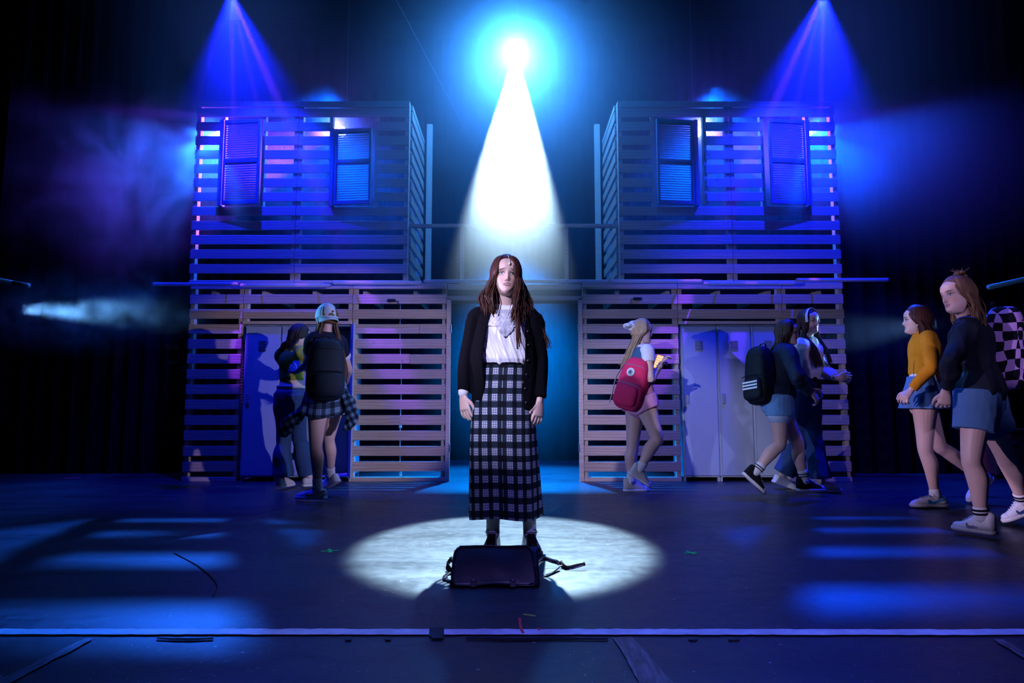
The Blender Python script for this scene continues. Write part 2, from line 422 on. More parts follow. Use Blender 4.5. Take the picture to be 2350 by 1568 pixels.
# metal trunking lengths on the deck edge
for k, (a, b, y) in enumerate(((352, 549, 652), (552, 760, 655), (764, 969, 649), (972, 1397, 645.5), (1399, 1610, 645), (1613, 1824, 650.5), (1828, 2037, 642))):
    Y = 7.05; p, q = at(a, y, Y), at(b, y, Y)
    place = ('leftmost, past the set', 'second from left', 'third, left of doorway', 'middle, above doorway', 'just right of doorway', 'second from right', 'rightmost, past the set')[k]
    t = thing('batten_light', 'slim pale batten light on deck edge, ' + place, 'batten light', (p + q) / 2, 'batten lights along the deck edge')
    boxobj('housing', (0, 0, 0), ((q - p).length - 0.008, 0.045, 0.028), TRUNK, t, 0.004)
    boxobj('diffuser', (0, -0.005, -0.018), ((q - p).length - 0.03, 0.03, 0.010), mat('diffuser', (0.5, 0.52, 0.56), 0.4), t, 0.002)
    for s in (-1, 1): boxobj('end_cap', (s * ((q - p).length / 2 - 0.006), 0, -0.002), (0.008, 0.048, 0.034), mat('cap_grey', (0.25, 0.26, 0.28), 0.5), t)
    for s in (-0.3, 0.3):
        if abs(((p + q) / 2).x + s) < 3.6: boxobj('bracket', (s, 0.045, -0.0), (0.02, 0.05, 0.02), GREYM, t)
# little black junction boxes with a cable on the slats
for px, py, lab in ((899, 690, 'small black junction box on the panel left of the doorway'), (1462, 686, 'small black junction box on the panel right of the doorway')):
    p = at(px, py, YW - 0.012)
    t = thing('junction_box', lab, 'box', p)
    boxobj('case', (0, 0, 0), (0.085, 0.022, 0.035), BLACK, t, 0.004)
    bm = bmesh.new(); s = 1 if px < 1000 else -1
    pts = [Vector((s * 0.04, 0, 0)), Vector((s * 0.065, 0, -0.005)), Vector((s * 0.075, 0, -0.03)), Vector((s * 0.07, 0, -0.07))]
    for a, b in zip(pts, pts[1:]): bm_cyl(bm, a, b, 0.003, seg=6)
    obj('cable', bm, BLACK, t)
# ------------------------------------------------------------------ lockers
def locker(label, x0, w, open_door=False, door=True, y=YW + 0.02):
    z0, z1, D = 0.045, 1.700, 0.45
    t = thing('locker', label, 'locker', (x0 + w / 2, y, 0))
    H = z1 - z0; cz = (z0 + z1) / 2
    for s in (-1, 1): boxobj('side_panel', (s * (w / 2 - 0.006), D / 2, cz), (0.010, D, H), LOCKER, t)
    boxobj('top_panel', (0, D / 2, z1 - 0.006), (w - 0.002, D, 0.012), LOCKER, t, 0.001)
    boxobj('bottom_panel', (0, D / 2, z0 + 0.006), (w - 0.002, D, 0.012), LOCKER, t, 0.001)
    boxobj('back_panel', (0, D - 0.004, cz), (w - 0.004, 0.006, H), LOCKER, t)
    boxobj('shelf', (0, D / 2 + 0.02, z1 - 0.3), (w - 0.03, D - 0.06, 0.012), LOCKER, t)
    for s in (-1, 1):
        boxobj('foot', (s * (w / 2 - 0.014), 0.02, z0 / 2), (0.022, 0.03, z0), LOCKER, t)
        boxobj('foot', (s * (w / 2 - 0.014), D - 0.03, z0 / 2), (0.022, 0.03, z0), LOCKER, t)
    dw, dh = w - 0.022, H - 0.035
    hinge = empty_door = None
    bm = bmesh.new(); bm_box(bm, (dw / 2, 0, 0), (dw, 0.016, dh))
    bmesh.ops.bevel(bm, geom=bm.edges[:], offset=0.002, segments=1, affect='EDGES')
    d = obj('door', bm, LOCKER, t)
    # upper vent louvres, shade of the recess put into their dark colour
    for r in range(7):
        if True: boxobj('vent', (dw * 0.5, -0.010, dh / 2 - 0.16 - 0.016 * r), (0.085, 0.006, 0.005), mat('vent_shadow', (0.12, 0.14, 0.18), 0.6), d, rot=Matrix.Rotation(R(30), 3, 'X'))
    bm = bmesh.new(); bm_box(bm, (0, 0, 0), (0.034, 0.014, 0.115)); 
    hnd = obj('handle', bm, mat('handle_plate', (0.22, 0.26, 0.31), 0.4), d, 0.004); hnd.location = (0.045 if not open_door else dw - 0.045, -0.013, 0.02)
    boxobj('frame_edge', (0.008, -0.009, 0), (0.004, 0.004, dh - 0.02), MATS['handle_plate'], d)
    if open_door:
        d.location = (w / 2 - 0.01 - 0, -0.004, cz); d.rotation_euler = (0, 0, R(-72))
        d.location.x = w / 2 - 0.012
    else:
        d.location = (-dw / 2, -0.004, cz)
    return t
lx0 = at(556, 900, YW).x
lw = 0.398
locker('leftmost locker of the left bank, door shut, in the shadow of the performers', lx0, lw)
locker('middle locker of the left bank behind the yellow top', lx0 + lw, lw)
locker('right locker of the left bank with its door standing open', lx0 + 2 * lw, lw - 0.01, True)
rx0 = at(1566, 900, YW).x
locker('leftmost locker of the right bank, nearest the pink backpack', rx0, 0.395)
locker('middle locker of the right bank with the shadow on its door', rx0 + 0.395, 0.378)
locker('rightmost locker of the right bank behind the dark jacket', rx0 + 0.773, 0.375)
# ------------------------------------------------------------------ stage lamps
def lamp(label, pos, target, lens_c, es, r=0.07, name='stage_lamp', L=0.30, yoke=True):
    t = thing(name, label, 'stage lamp', pos)
    q = (Vector(target) - Vector(pos)).to_track_quat('-Z', 'Y').to_matrix()
    bm = bmesh.new(); n = 24; prof = [(0.0, L), (r * 0.55, L), (r * 0.8, L * 0.8), (r, L * 0.45), (r * 1.02, 0.02), (r * 1.08, 0.02), (r * 1.08, -0.01), (r * 0.9, -0.012), (r * 0.88, 0.02), (0.0, 0.022)]
    rings = []
    for rr, z in prof:
        rings.append([bm.verts.new(q @ Vector((rr * math.cos(2 * PI * i / n), rr * math.sin(2 * PI * i / n), z))) for i in range(n)])
    for A, B in zip(rings, rings[1:]):
        for i in range(n): bm.faces.new((A[i], A[(i + 1) % n], B[(i + 1) % n], B[i]))
    bmesh.ops.remove_doubles(bm, verts=bm.verts[:], dist=1e-5)
    bmesh.ops.recalc_face_normals(bm, faces=bm.faces[:])
    obj('housing', bm, BLACK, t, smooth=True)
    bm = bmesh.new(); bmesh.ops.create_uvsphere(bm, u_segments=20, v_segments=10, radius=r * 0.86)
    bmesh.ops.transform(bm, matrix=q.to_4x4() @ Matrix.Translation((0, 0, 0.016)) @ Matrix.Diagonal((1, 1, 0.22, 1)), verts=bm.verts[:])
    ln = obj('lens', bm, mat('lens_%d' % len(MATS), (0.8, 0.8, 0.8), 0.2, emit=lens_c, es=es), t, smooth=True)
    ln.visible_shadow = True
    if yoke:
        bm = bmesh.new()
        for s in (-1, 1): bm_box(bm, (s * (r + 0.02), 0, 0.14), (0.008, 0.03, 0.30))
        bm_box(bm, (0, 0, 0.29), (2 * r + 0.05, 0.03, 0.008)); bm_cyl(bm, (0, 0, 0.29), (0, 0, 0.42), 0.012)
        loc = Vector(pos) + q @ Vector((0, 0, 0.12)); bm_cyl(bm, (0, 0, 0.40), (0, 0, 6.99 - loc.z), 0.007)
        o = obj('yoke', bm, BLACK, t); o.location = q @ Vector((0, 0, 0.12))
    return t
lamp('brightest overhead stage spotlight at the tip of the white beam', LAMP + (LAMP - BEAM_T).normalized() * 0.07, BEAM_T, (0.75, 0.9, 1.0), 60, 0.075)
for k, (pos, sx, c) in enumerate(UP_LAMPS):
    lamp(('cyan-white lamp glowing through the left end of the left upper room', 'violet lamp over the inner shutter of the left upper room',
          'brightest violet-white lamp beside the inner shutter of the right upper room', 'blue lamp glowing through the right end of the right upper room')[k],
         pos + Vector((0, 0.07, 0.0)), pos + Vector((sx * 0.25, -1, -0.45)), tuple(0.5 + 0.5 * v for v in c), 40, 0.075)
# ================================================================== PEOPLE: builders
Z = Vector((0, 0, 1))
def unit(v): v = Vector(v); return v.normalized()
def catmull(vals, sub=4):
    """smooth a list of equal-length tuples"""
    a = np.array([list(v) for v in vals], float); n = len(a); out = []
    for i in range(n - 1):
        p0 = a[max(i - 1, 0)]; p1 = a[i]; p2 = a[i + 1]; p3 = a[min(i + 2, n - 1)]
        for k in range(sub):
            t = k / sub
            out.append(0.5 * ((2 * p1) + (-p0 + p2) * t + (2 * p0 - 5 * p1 + 4 * p2 - p3) * t * t + (-p0 + 3 * p1 - 3 * p2 + p3) * t ** 3))
    out.append(a[-1]); return np.array(out)
def tube(bm, st, side=(1, 0, 0), n=16, sub=4, cap=True):
    """st: list of (point, ra, rb[, side]) ; a closed tube whose section is an ellipse, ra along side"""
    rows = []
    for s in st:
        sd = Vector(s[3]) if len(s) > 3 else Vector(side)
        rows.append([*s[0], s[1], s[2], *sd])
    a = catmull(rows, sub) if len(rows) > 2 else np.array(rows, float)
    P = [Vector(r[:3]) for r in a]; m = len(P)
    rings = []
    def ring(c, T, sd, ra, rb):
        s = (sd - T * sd.dot(T))
        if s.length < 1e-4: s = T.orthogonal()
        s.normalize(); f = T.cross(s)
        return [bm.verts.new(c + s * (ra * math.cos(2 * PI * i / n)) + f * (rb * math.sin(2 * PI * i / n))) for i in range(n)]
    for i in range(m):
        T = (P[min(i + 1, m - 1)] - P[max(i - 1, 0)])
        T = T.normalized() if T.length > 1e-6 else Z
        sd = Vector(a[i][5:8]); ra, rb = max(a[i][3], 1e-3), max(a[i][4], 1e-3)
        if i == 0 and cap and cap != 'flat':
            for h, q in ((0.95, 0.3), (0.6, 0.8)): rings.append(ring(P[0] - T * (h * min(ra, rb) * 0.8), T, sd, ra * q, rb * q))
        rings.append(ring(P[i], T, sd, ra, rb))
        if i == m - 1 and cap and cap != 'flat':
            for h, q in ((0.6, 0.8), (0.95, 0.3)): rings.append(ring(P[-1] + T * (h * min(ra, rb) * 0.8), T, sd, ra * q, rb * q))
    for A, B in zip(rings, rings[1:]):
        for i in range(n): bm.faces.new((A[i], A[(i + 1) % n], B[(i + 1) % n], B[i]))
    bm.faces.new(rings[0][::-1]); bm.faces.new(rings[-1])
def ball(bm, c, r, rot=None, u=16, v=10):
    q = bmesh.ops.create_uvsphere(bm, u_segments=u, v_segments=v, radius=1.0)
    rr = r if isinstance(r, (tuple, list)) else (r, r, r)
    M = Matrix.Translation(c) @ (rot.to_4x4() if rot else Matrix()) @ Matrix.Diagonal((*rr, 1))
    bmesh.ops.transform(bm, matrix=M, verts=q['verts'])
def remeshed(name, bm, voxel, smooth=3, factor=0.5):
    bmesh.ops.recalc_face_normals(bm, faces=bm.faces[:])
    me = bpy.data.meshes.new('raw'); bm.to_mesh(me); bm.free()
    o = bpy.data.objects.new('raw', me); COL.objects.link(o)
    md = o.modifiers.new('r', 'REMESH'); md.mode = 'VOXEL'; md.voxel_size = voxel; md.use_smooth_shade = True
    if smooth:
        sm = o.modifiers.new('s', 'SMOOTH'); sm.iterations = smooth; sm.factor = factor
    dg = bpy.context.evaluated_depsgraph_get()
    out = bpy.data.meshes.new_from_object(o.evaluated_get(dg)); out.name = name
    bpy.data.objects.remove(o); bpy.data.meshes.remove(me)
    return out
def co_np(me):
    a = np.empty(len(me.vertices) * 3, np.float32); me.vertices.foreach_get('co', a); return a.reshape(-1, 3)
def no_np(me):
    a = np.empty(len(me.vertices) * 3, np.float32); me.vertex_normals.foreach_get('vector', a); return a.reshape(-1, 3)
def wrinkle(me, amp, freq=18.0, stretch=(1, 1, 0.45), seed=0):
    """cloth folds: a sum of warped waves along the normals"""
    if amp <= 0: return
    c = co_np(me); nn = no_np(me); rs = np.random.RandomState(seed)
    p = c * np.array(stretch); w = np.sin(p[:, [1, 2, 0]] * freq * 0.4 + 1.3) * 0.06
    q = p + w; d = np.zeros(len(c))
    for k in range(6):
        k3 = rs.normal(size=3); k3 /= np.linalg.norm(k3)
        f = freq * (0.6 + 0.35 * k)
        d += (1 - np.abs(np.sin(q @ k3 * f + rs.rand() * 6))) ** 1.5 / (1 + 0.35 * k)
    d = (d - d.mean()) / (d.std() + 1e-6) * 0.45
    c = c + nn * (d * amp)[:, None]
    me.vertices.foreach_set('co', c.astype(np.float32).ravel()); me.update()
def head_grid(bm, M, s):
    """cranium, jaw, brow, sockets, nose, lips and chin; M is the 4x4 of the head, x lateral, y forward, z up"""
    zs = [-.118, -.112, -.100, -.085, -.065, -.045, -.02, 0.0, .03, .06, .085, .103, .114, .118]
    fr = [.045, .062, .079, .083, .078, .079, .080, .081, .087, .084, .064, .040, .016, .004]
    bk = [-.02, -.01, .000, -.02, -.050, -.072, -.088, -.096, -.102, -.096, -.076, -.046, -.018, -.004]
    wd = [.012, .026, .036, .046, .056, .061, .066, .069, .073, .070, .057, .039, .018, .004]
    a = catmull(list(zip(zs, fr, bk, wd)), 5); n = 56
    def feat(x, z):
        g = lambda cx, cz, rx, rz: math.exp(-((x - cx) / rx) ** 2 - ((z - cz) / rz) ** 2)
        d = 0.0
        for k in range(5):                                  # nose bridge to tip
            t = k / 4; d += (0.0035 + 0.0105 * t ** 1.5) * g(0, 0.008 - 0.042 * t, 0.0075 + 0.003 * t, 0.011)
        d += 0.004 * (g(0.012, -.036, .006, .006) + g(-0.012, -.036, .006, .006))
        d -= 0.013 * (g(0.031, 0.0, 0.018, 0.012) + g(-0.031, 0.0, 0.018, 0.012))
        d += 0.0085 * (g(0.031, -0.001, 0.0125, 0.0075) + g(-0.031, -0.001, 0.0125, 0.0075))   # lids over the eyeballs
        d += 0.003 * (g(0.03, 0.021, 0.02, 0.007) + g(-0.03, 0.021, 0.02, 0.007))
        d += 0.0045 * (g(0, -0.058, 0.020, 0.0045) + 1.1 * g(0, -0.071, 0.017, 0.005)) - 0.004 * g(0, -0.0645, 0.022, 0.003)
        d += 0.004 * g(0, -0.098, 0.018, 0.012) - 0.003 * g(0, -0.082, 0.02, 0.006)
        d += 0.004 * (g(0.042, -0.03, 0.018, 0.016) + g(-0.042, -0.03, 0.018, 0.016))
        return d
    rings = []
    for z, f, b, w in a:
        r = []
        for i in range(n):
            t = 2 * PI * i / n; cx, cy = math.cos(t), math.sin(t)
            e = 0.92
            x = w * math.copysign(abs(cx) ** e, cx)
            y = (f if cy > 0 else -b) * math.copysign(abs(cy) ** e, cy)
            if cy > 0.15: y += feat(x, z) * min(1, (cy - 0.15) / 0.35)
            r.append(bm.verts.new(M @ Vector((x * s, y * s, z * s))))
        rings.append(r)
    for A, B in zip(rings, rings[1:]):
        for i in range(n): bm.faces.new((A[i], A[(i + 1) % n], B[(i + 1) % n], B[i]))
    bm.faces.new(rings[0][::-1]); bm.faces.new(rings[-1])
    for sx in (-1, 1):
        ball(bm, M @ Vector((sx * 0.073 * s, -0.010 * s, -0.012 * s)), (0.008 * s, 0.018 * s, 0.030 * s), (M.to_3x3() @ Matrix.Rotation(R(-12 * 1), 3, 'X')))
def skin_mat(name, tone, brow=(0.05, 0.025, 0.015), lip=(0.50, 0.13, 0.12), tilt=0.0, openm=0.0016):
    m = mat(name, tone, 0.5); t = NT(m)
    at_ = t.n('ShaderNodeAttribute', attribute_name='face'); sp = t.n('ShaderNodeSeparateXYZ'); t.l(at_.outputs['Vector'], sp.inputs[0])
    ax = t.math('ABSOLUTE', sp.outputs[0]); y = sp.outputs[1]; z = sp.outputs[2]
    front = t.math('GREATER_THAN', y, 0.035)
    def ell(cx, cz, rx, rz, rot=0.0, soft=0.25, mirror=True):
        X = t.math('SUBTRACT', ax if mirror else sp.outputs[0], cx); Zz = t.math('SUBTRACT', z, cz)
        c, s = math.cos(rot), math.sin(rot)
        u = t.math('DIVIDE', t.math('ADD', t.math('MULTIPLY', X, c), t.math('MULTIPLY', Zz, s)), rx)
        v = t.math('DIVIDE', t.math('SUBTRACT', t.math('MULTIPLY', Zz, c), t.math('MULTIPLY', X, s)), rz)
        d = t.math('SQRT', t.math('ADD', t.math('MULTIPLY', u, u), t.math('MULTIPLY', v, v)))
        k = t.math('DIVIDE', t.math('SUBTRACT', 1.0 + soft, d), 2 * soft, clamp=True)
        return t.math('MULTIPLY', k, front)
    tc = t.n('ShaderNodeTexCoord')
    n1 = noise_node(t, tc.outputs['Object'], 14, 4, 0.6)
    c = t.mix(t.math('MULTIPLY', n1, 0.5), tone, (tone[0] * 0.82, tone[1] * 0.66, tone[2] * 0.62))
    warm = (tone[0] * 0.95, tone[1] * 0.58, tone[2] * 0.55)
    c = t.mix(t.math('MULTIPLY', ell(0.040, -0.032, 0.022, 0.016, soft=0.9), 0.45), c, warm)
    c = t.mix(t.math('MULTIPLY', ell(0.0, -0.034, 0.014, 0.010, soft=0.9), 0.45), c, warm)
    c = t.mix(t.math('MULTIPLY', ell(0.031, 0.004, 0.019, 0.013, soft=0.7), 0.45), c, (tone[0] * 0.45, tone[1] * 0.33, tone[2] * 0.36))
    c = t.mix(ell(0.031, 0.0005, 0.0155, 0.0066, 0.0), c, (0.02, 0.013, 0.012))
    c = t.mix(ell(0.031, -0.0008, 0.0125, 0.0044, 0.0), c, (0.62, 0.60, 0.60))
    c = t.mix(ell(0.031, 0.0000, 0.0055, 0.0052), c, (0.035, 0.028, 0.03))
    c = t.mix(ell(0.033, 0.0052, 0.0165, 0.0018, -0.12), c, (0.012, 0.009, 0.009))
    c = t.mix(t.math('MULTIPLY', ell(0.031, 0.0205 + 0.001, 0.0185, 0.0034, tilt, 0.4), 0.9), c, brow)
    c = t.mix(t.math('MULTIPLY', ell(0.0085, -0.043, 0.004, 0.0022, soft=0.5), 0.9), c, (0.05, 0.015, 0.015))
    c = t.mix(t.math('MULTIPLY', ell(0.0, -0.0585, 0.023, 0.0052, soft=0.35), 0.85), c, lip)
    c = t.mix(t.math('MULTIPLY', ell(0.0, -0.0700, 0.019, 0.0052, soft=0.35), 0.9), c, lip)
    c = t.mix(ell(0.0, -0.0645, 0.019, openm + 0.0012, soft=0.4), c, (0.03, 0.01, 0.01))
    if openm > 0.002: c = t.mix(ell(0.0, -0.0632, 0.014, openm * 0.55, soft=0.4), c, (0.7, 0.66, 0.62))
    t.l(c, t.b.inputs['Base Color'])
    t.b.inputs['Subsurface Weight'].default_value = 0.0
    t.bump(noise_node(t, tc.outputs['Object'], 60, 3), 0.05, 0.002)
    return m
def fabric(name, c, rough=0.9, bump=0.25, scale=240, c2=None, var=0.35):
    m = mat(name, c, rough, spec=0.12); t = NT(m)
    tc = t.n('ShaderNodeTexCoord')
    n1 = noise_node(t, tc.outputs['Object'], scale, 2); n2 = noise_node(t, tc.outputs['Object'], 9, 4, 0.6)
    t.l(t.mix(t.math('MULTIPLY', n2, var * 2), c, c2 or tuple(v * 0.6 for v in c)), t.b.inputs['Base Color'])
    t.bump(n1, bump, 0.002)
    return m
def hair_mat(name, c1, c2, rough=0.52):
    m = mat(name, c1, rough); t = NT(m)
    tc = t.n('ShaderNodeTexCoord')
    mp = t.n('ShaderNodeVectorMath', operation='MULTIPLY'); mp.inputs[1].default_value = (1, 1, 0.12); t.l(tc.outputs['Object'], mp.inputs[0])
    n1 = noise_node(t, mp.outputs[0], 90, 4, 0.6)
    t.l(t.mix(n1, c1, c2), t.b.inputs['Base Color']); t.bump(n1, 0.5, 0.003)
    t.b.inputs['Specular IOR Level'].default_value = 0.25
    return m
class Person:
    """joints are world points; s scales a 1.66 m body"""
    def __init__(p, label, base, facing, s=1.0):
        p.root = thing('person', label, 'person', base); p.base = Vector(base)
        p.f = unit((facing[0], facing[1], 0)); p.side = p.f.cross(Z); p.s = s      # side = the person's right
        p.J = {}; p.lw = 1.0; p.bust = 0.8; p.slim = 1.0
    def ik(p, start, px, py, L, far):
        """point on the sight line of (px, py) at distance L from start"""
        C = Vector((0, 0, HC)); d = (at(px, py, 5.0) - C).normalized()
        m = d.dot(start - C); q = C + d * m; h = (start - q).length
        if h >= L: return start + (q - start).normalized() * L
        k = math.sqrt(L * L - h * h)
        return C + d * (m + (k if far else -k))
    def setup(p, pelvis, neck, head, hf, arms, legs, roll=0.0, hs=1.0, sw=0.158, tilt=0.0):
        J = p.J; s = p.s
        J['P'] = Vector(pelvis); J['N'] = Vector(neck); J['H'] = Vector(head)
        p.up = (J['N'] - J['P']).normalized()
        for k, sg in (('R', 1), ('L', -1)):
            J['S' + k] = J['N'] - p.up * 0.055 * s + p.side * (sg * sw * s)
            J['h' + k] = J['P'] + p.side * (sg * 0.085 * s)
            e, w = arms[k]
            J['E' + k] = p.ik(J['S' + k], e[0], e[1], 0.275 * s, e[2]) if len(e) == 3 and isinstance(e[2], bool) else Vector(e)
            J['W' + k] = p.ik(J['E' + k], w[0], w[1], 0.235 * s, w[2]) if len(w) == 3 and isinstance(w[2], bool) else Vector(w)
            J['K' + k], J['A' + k] = Vector(legs[k][0]), Vector(legs[k][1])
        fy = unit(hf); sx = fy.cross(Z).normalized(); uz = sx.cross(fy).normalized()
        Rm = Matrix((sx, fy, uz)).transposed() @ Matrix.Rotation(roll, 3, 'Y')
        p.HM = Matrix.Translation(J['H']) @ Rm.to_4x4(); p.hs = hs * s; p.HR = Rm
    # ---- tubes
    TOR = [(-0.10, .118, .098), (-0.03, .158, .108), (0.03, .163, .112), (.10, .143, .102), (.18, .118, .086), (.27, .124, .090), (.36, .140, .100), (.43, .150, .094), (.475, .130, .072), (.50, .072, .056)]
    def torso(p, bm, a=-1, b=9, inf=0.0, n=24, flare=None):
        J = p.J; L = (J['N'] - J['P']).length / 0.50; st = []
        for z, rx, ry in p.TOR:
            if a <= z <= b:
                k = flare(z) if flare else 0.0; q = p.slim if z < .22 else (p.slim + 1) / 2 if z < .30 else 1.0
                st.append((J['P'] + p.up * (z * L), rx * p.s * q + inf + k, ry * p.s * q + inf + k * 0.8))
        tube(bm, st, p.side, n, 4)
        if b > 0.34 and a < 0.36:
            for sg in (-1, 1): ball(bm, J['P'] + p.up * (0.345 * L) + p.side * (sg * 0.062 * p.s) + p.f * (0.050 * p.s * p.bust), (0.056 * p.s + inf * 0.7, 0.052 * p.s + inf * .7, 0.060 * p.s + inf * .7))
    def arm(p, bm, k, inf=0.0, frac=2.0, cuff=0.0, infw=None):
        J = p.J; s = p.s; S_, E, Wr = J['S' + k], J['E' + k], J['W' + k]
        infw = inf if infw is None else infw
        i2 = lambda q: inf + (infw - inf) * q
        st = [(S_ + p.up * 0.0 + (p.J['N'] - S_) * 0.25, .050 * s + inf, .052 * s + inf), (S_, .050 * s + inf, .050 * s + inf), (S_.lerp(E, .35), .042 * s + inf, .044 * s + inf), (S_.lerp(E, .7), .037 * s + i2(.4), .038 * s + i2(.4)),
              (E, .034 * s + i2(.5), .034 * s + i2(.5)), (E.lerp(Wr, .3), .035 * s + i2(.65), .033 * s + i2(.65)), (E.lerp(Wr, .7), .027 * s + i2(.85), .025 * s + i2(.85)), (Wr, .023 * s + infw, .019 * s + infw)]
        if frac < 2.0:
            keep = []
            for i, q in enumerate(st):
                t = (0, 0, .35, .7, 1.0, 1.3, 1.7, 2.0)[i]
                if t < frac: keep.append(q)
            e = S_.lerp(E, frac) if frac <= 1 else E.lerp(Wr, frac - 1)
            keep.append((e, keep[-1][1] - 0.002 + cuff, keep[-1][2] - 0.002 + cuff)); st = keep
        tube(bm, st, p.f, 16, 3, cap='flat' if frac < 2 else True)
    def leg(p, bm, k, inf=0.0, frac=2.0, a=0.0, flare=0.0):
        J = p.J; s = p.s; lw = p.lw; H, K, A = J['h' + k], J['K' + k], J['A' + k]
        bk = -p.f
        pts = [(0, H + Z * 0.02, .086, .092), (.25, H.lerp(K, .25), .082, .086), (.6, H.lerp(K, .6), .066, .068), (1.0, K, .050, .053), (1.15, K.lerp(A, .15), .047, .051), (1.35, K.lerp(A, .35) + bk * .012 * s, .049, .054), (1.6, K.lerp(A, .6) + bk * .006 * s, .039, .042), (1.85, K.lerp(A, .85), .030, .033), (2.0, A, .030, .034)]
        st = []
        for t, q, ra, rb in pts:
            if a <= t < frac or (t == 2.0 and frac >= 2.0):
                fl_ = flare * max(0, t - 1.0) ** 1.3
                st.append((q, ra * s * lw + inf + fl_, rb * s * lw + inf + fl_ * 1.2))
        if frac < 2.0:
            e = H.lerp(K, frac) if frac <= 1 else K.lerp(A, frac - 1); fl_ = flare * max(0, frac - 1.0) ** 1.3
            st.append((e, st[-1][1] if frac > 1 else st[-1][1] - 0.004, st[-1][2] if frac > 1 else st[-1][2] - 0.004))
        tube(bm, st, p.side, 20, 3, cap='flat' if frac < 2 else True)
    def hand(p, bm, k, fdir, thumb, curl=0.5, spread=0.10):
        s = p.s * 1.0; W_ = p.J['W' + k]; d = unit(fdir); th = Vector(thumb); th = (th - d * th.dot(d)).normalized()
        nrm = d.cross(th)
        if k == 'R': nrm = -nrm                 # palm side
        pn = nrm
        K0 = W_ + d * 0.078 * s
        tube(bm, [(W_ - d * 0.01, .024 * s, .018 * s), (W_ + d * .03 * s, .034 * s, .015 * s), (K0, .039 * s, .0125 * s)], th, 14, 3)
        for i, L in enumerate((.070, .078, .073, .058)):
            off = (1.5 - i) * 0.0195 * s
            b = K0 + th * off - d * 0.012 * s; dirn = (d + th * ((1.5 - i) * spread)).normalized(); c = b; st = [(c, .0088 * s, .0085 * s)]
            ang = 0.0
            for j, fr in enumerate((.45, .32, .25)):
                ang += curl * (0.55, 0.9, 0.6)[j] * (1 + 0.12 * i)
                dd = dirn * math.cos(ang) + pn * math.sin(ang)
                c = c + dd * (L * fr + (0.012 * s if j == 0 else 0)) * 1.0
                st.append((c, (.0085 - .0009 * j) * s, (.0080 - .0009 * j) * s))
            tube(bm, st, th, 8, 2)
        b = W_ + d * 0.022 * s + th * 0.024 * s
        m1 = b + (d * 0.75 + th * 0.62 + pn * 0.15).normalized() * 0.042 * s
        m2 = m1 + (d * 0.95 + th * 0.22 + pn * (0.2 + 0.4 * curl)).normalized() * 0.030 * s
        m3 = m2 + (d * 0.95 - th * 0.02 + pn * (0.2 + 0.6 * curl)).normalized() * 0.022 * s
        tube(bm, [(b - th * 0.006, .013 * s, .011 * s), (m1, .0115 * s, .0105 * s), (m2, .0098 * s, .009 * s), (m3, .0078 * s, .0072 * s)], th, 8, 2)
    def body(p, skin, hands, voxel=0.005, extra=None):
        bm = bmesh.new()
        p.torso(bm); J = p.J; s = p.s
        for k in 'RL':
            p.arm(bm, k); p.leg(bm, k)
            p.hand(bm, k, *hands[k])
            A = J['A' + k]; td = p.toe[k]
            dn = -(Z - td * td.z).normalized()
            tube(bm, [(A, .026 * s, .028 * s), (A + td * 0.045 * s + dn * 0.036 * s, .026 * s, .018 * s), (A + td * .10 * s + dn * 0.055 * s, .026 * s, .010 * s)], td.cross(Z), 10, 2)
        nb = J['N'] - p.up * 0.02; jaw = p.HM @ Vector((0, -0.012 * p.hs, -0.055 * p.hs))
        tube(bm, [(nb, .062 * s, .055 * s), (nb.lerp(jaw, .35), .047 * s, .048 * s), (jaw, .049 * s, .052 * s)], p.side, 18, 3)
        head_grid(bm, p.HM, p.hs)
        if extra: extra(bm)
        me = remeshed('body', bm, voxel, 2, 0.35)
        c = co_np(me); inv = np.array(p.HM.inverted()); l = (c @ inv[:3, :3].T + inv[:3, 3]) / p.hs
        far = (np.abs(l[:, 0]) > 0.1) | (np.abs(l[:, 2]) > 0.125) | (np.abs(l[:, 1]) > 0.14); l[far] = (0, -1, 0)
        at_ = me.attributes.new('face', 'FLOAT_VECTOR', 'POINT'); at_.data.foreach_set('vector', l.astype(np.float32).ravel())
        me.materials.clear()
        return p.add(link('body', me, skin, None, True))
    def add(p, o):
        o.parent = p.root; o.matrix_parent_inverse = Matrix.Translation(-p.base); return o
    def part(p, name, bm, m, voxel=0.008, wr=0.0, smooth=3, freq=18.0, stretch=(1, 1, .45), label=None):
        me = remeshed(name, bm, voxel, smooth); me.materials.clear()
        wrinkle(me, wr, freq, stretch, len(name) * 7 + int(abs(p.base.x) * 100))
        o = p.add(link(name, me, m, None, True))
        if label: o['label'] = label
        return o
    def raw(p, name, bm, m, smooth=True, label=None, parent=None):
        bmesh.ops.recalc_face_normals(bm, faces=bm.faces[:])
        me = bpy.data.meshes.new(name); bm.to_mesh(me); bm.free()
        o = link(name, me, m, None, smooth)
        if parent is None: p.add(o)
        else: o.parent = parent; 
        if label: o['label'] = label
        return o
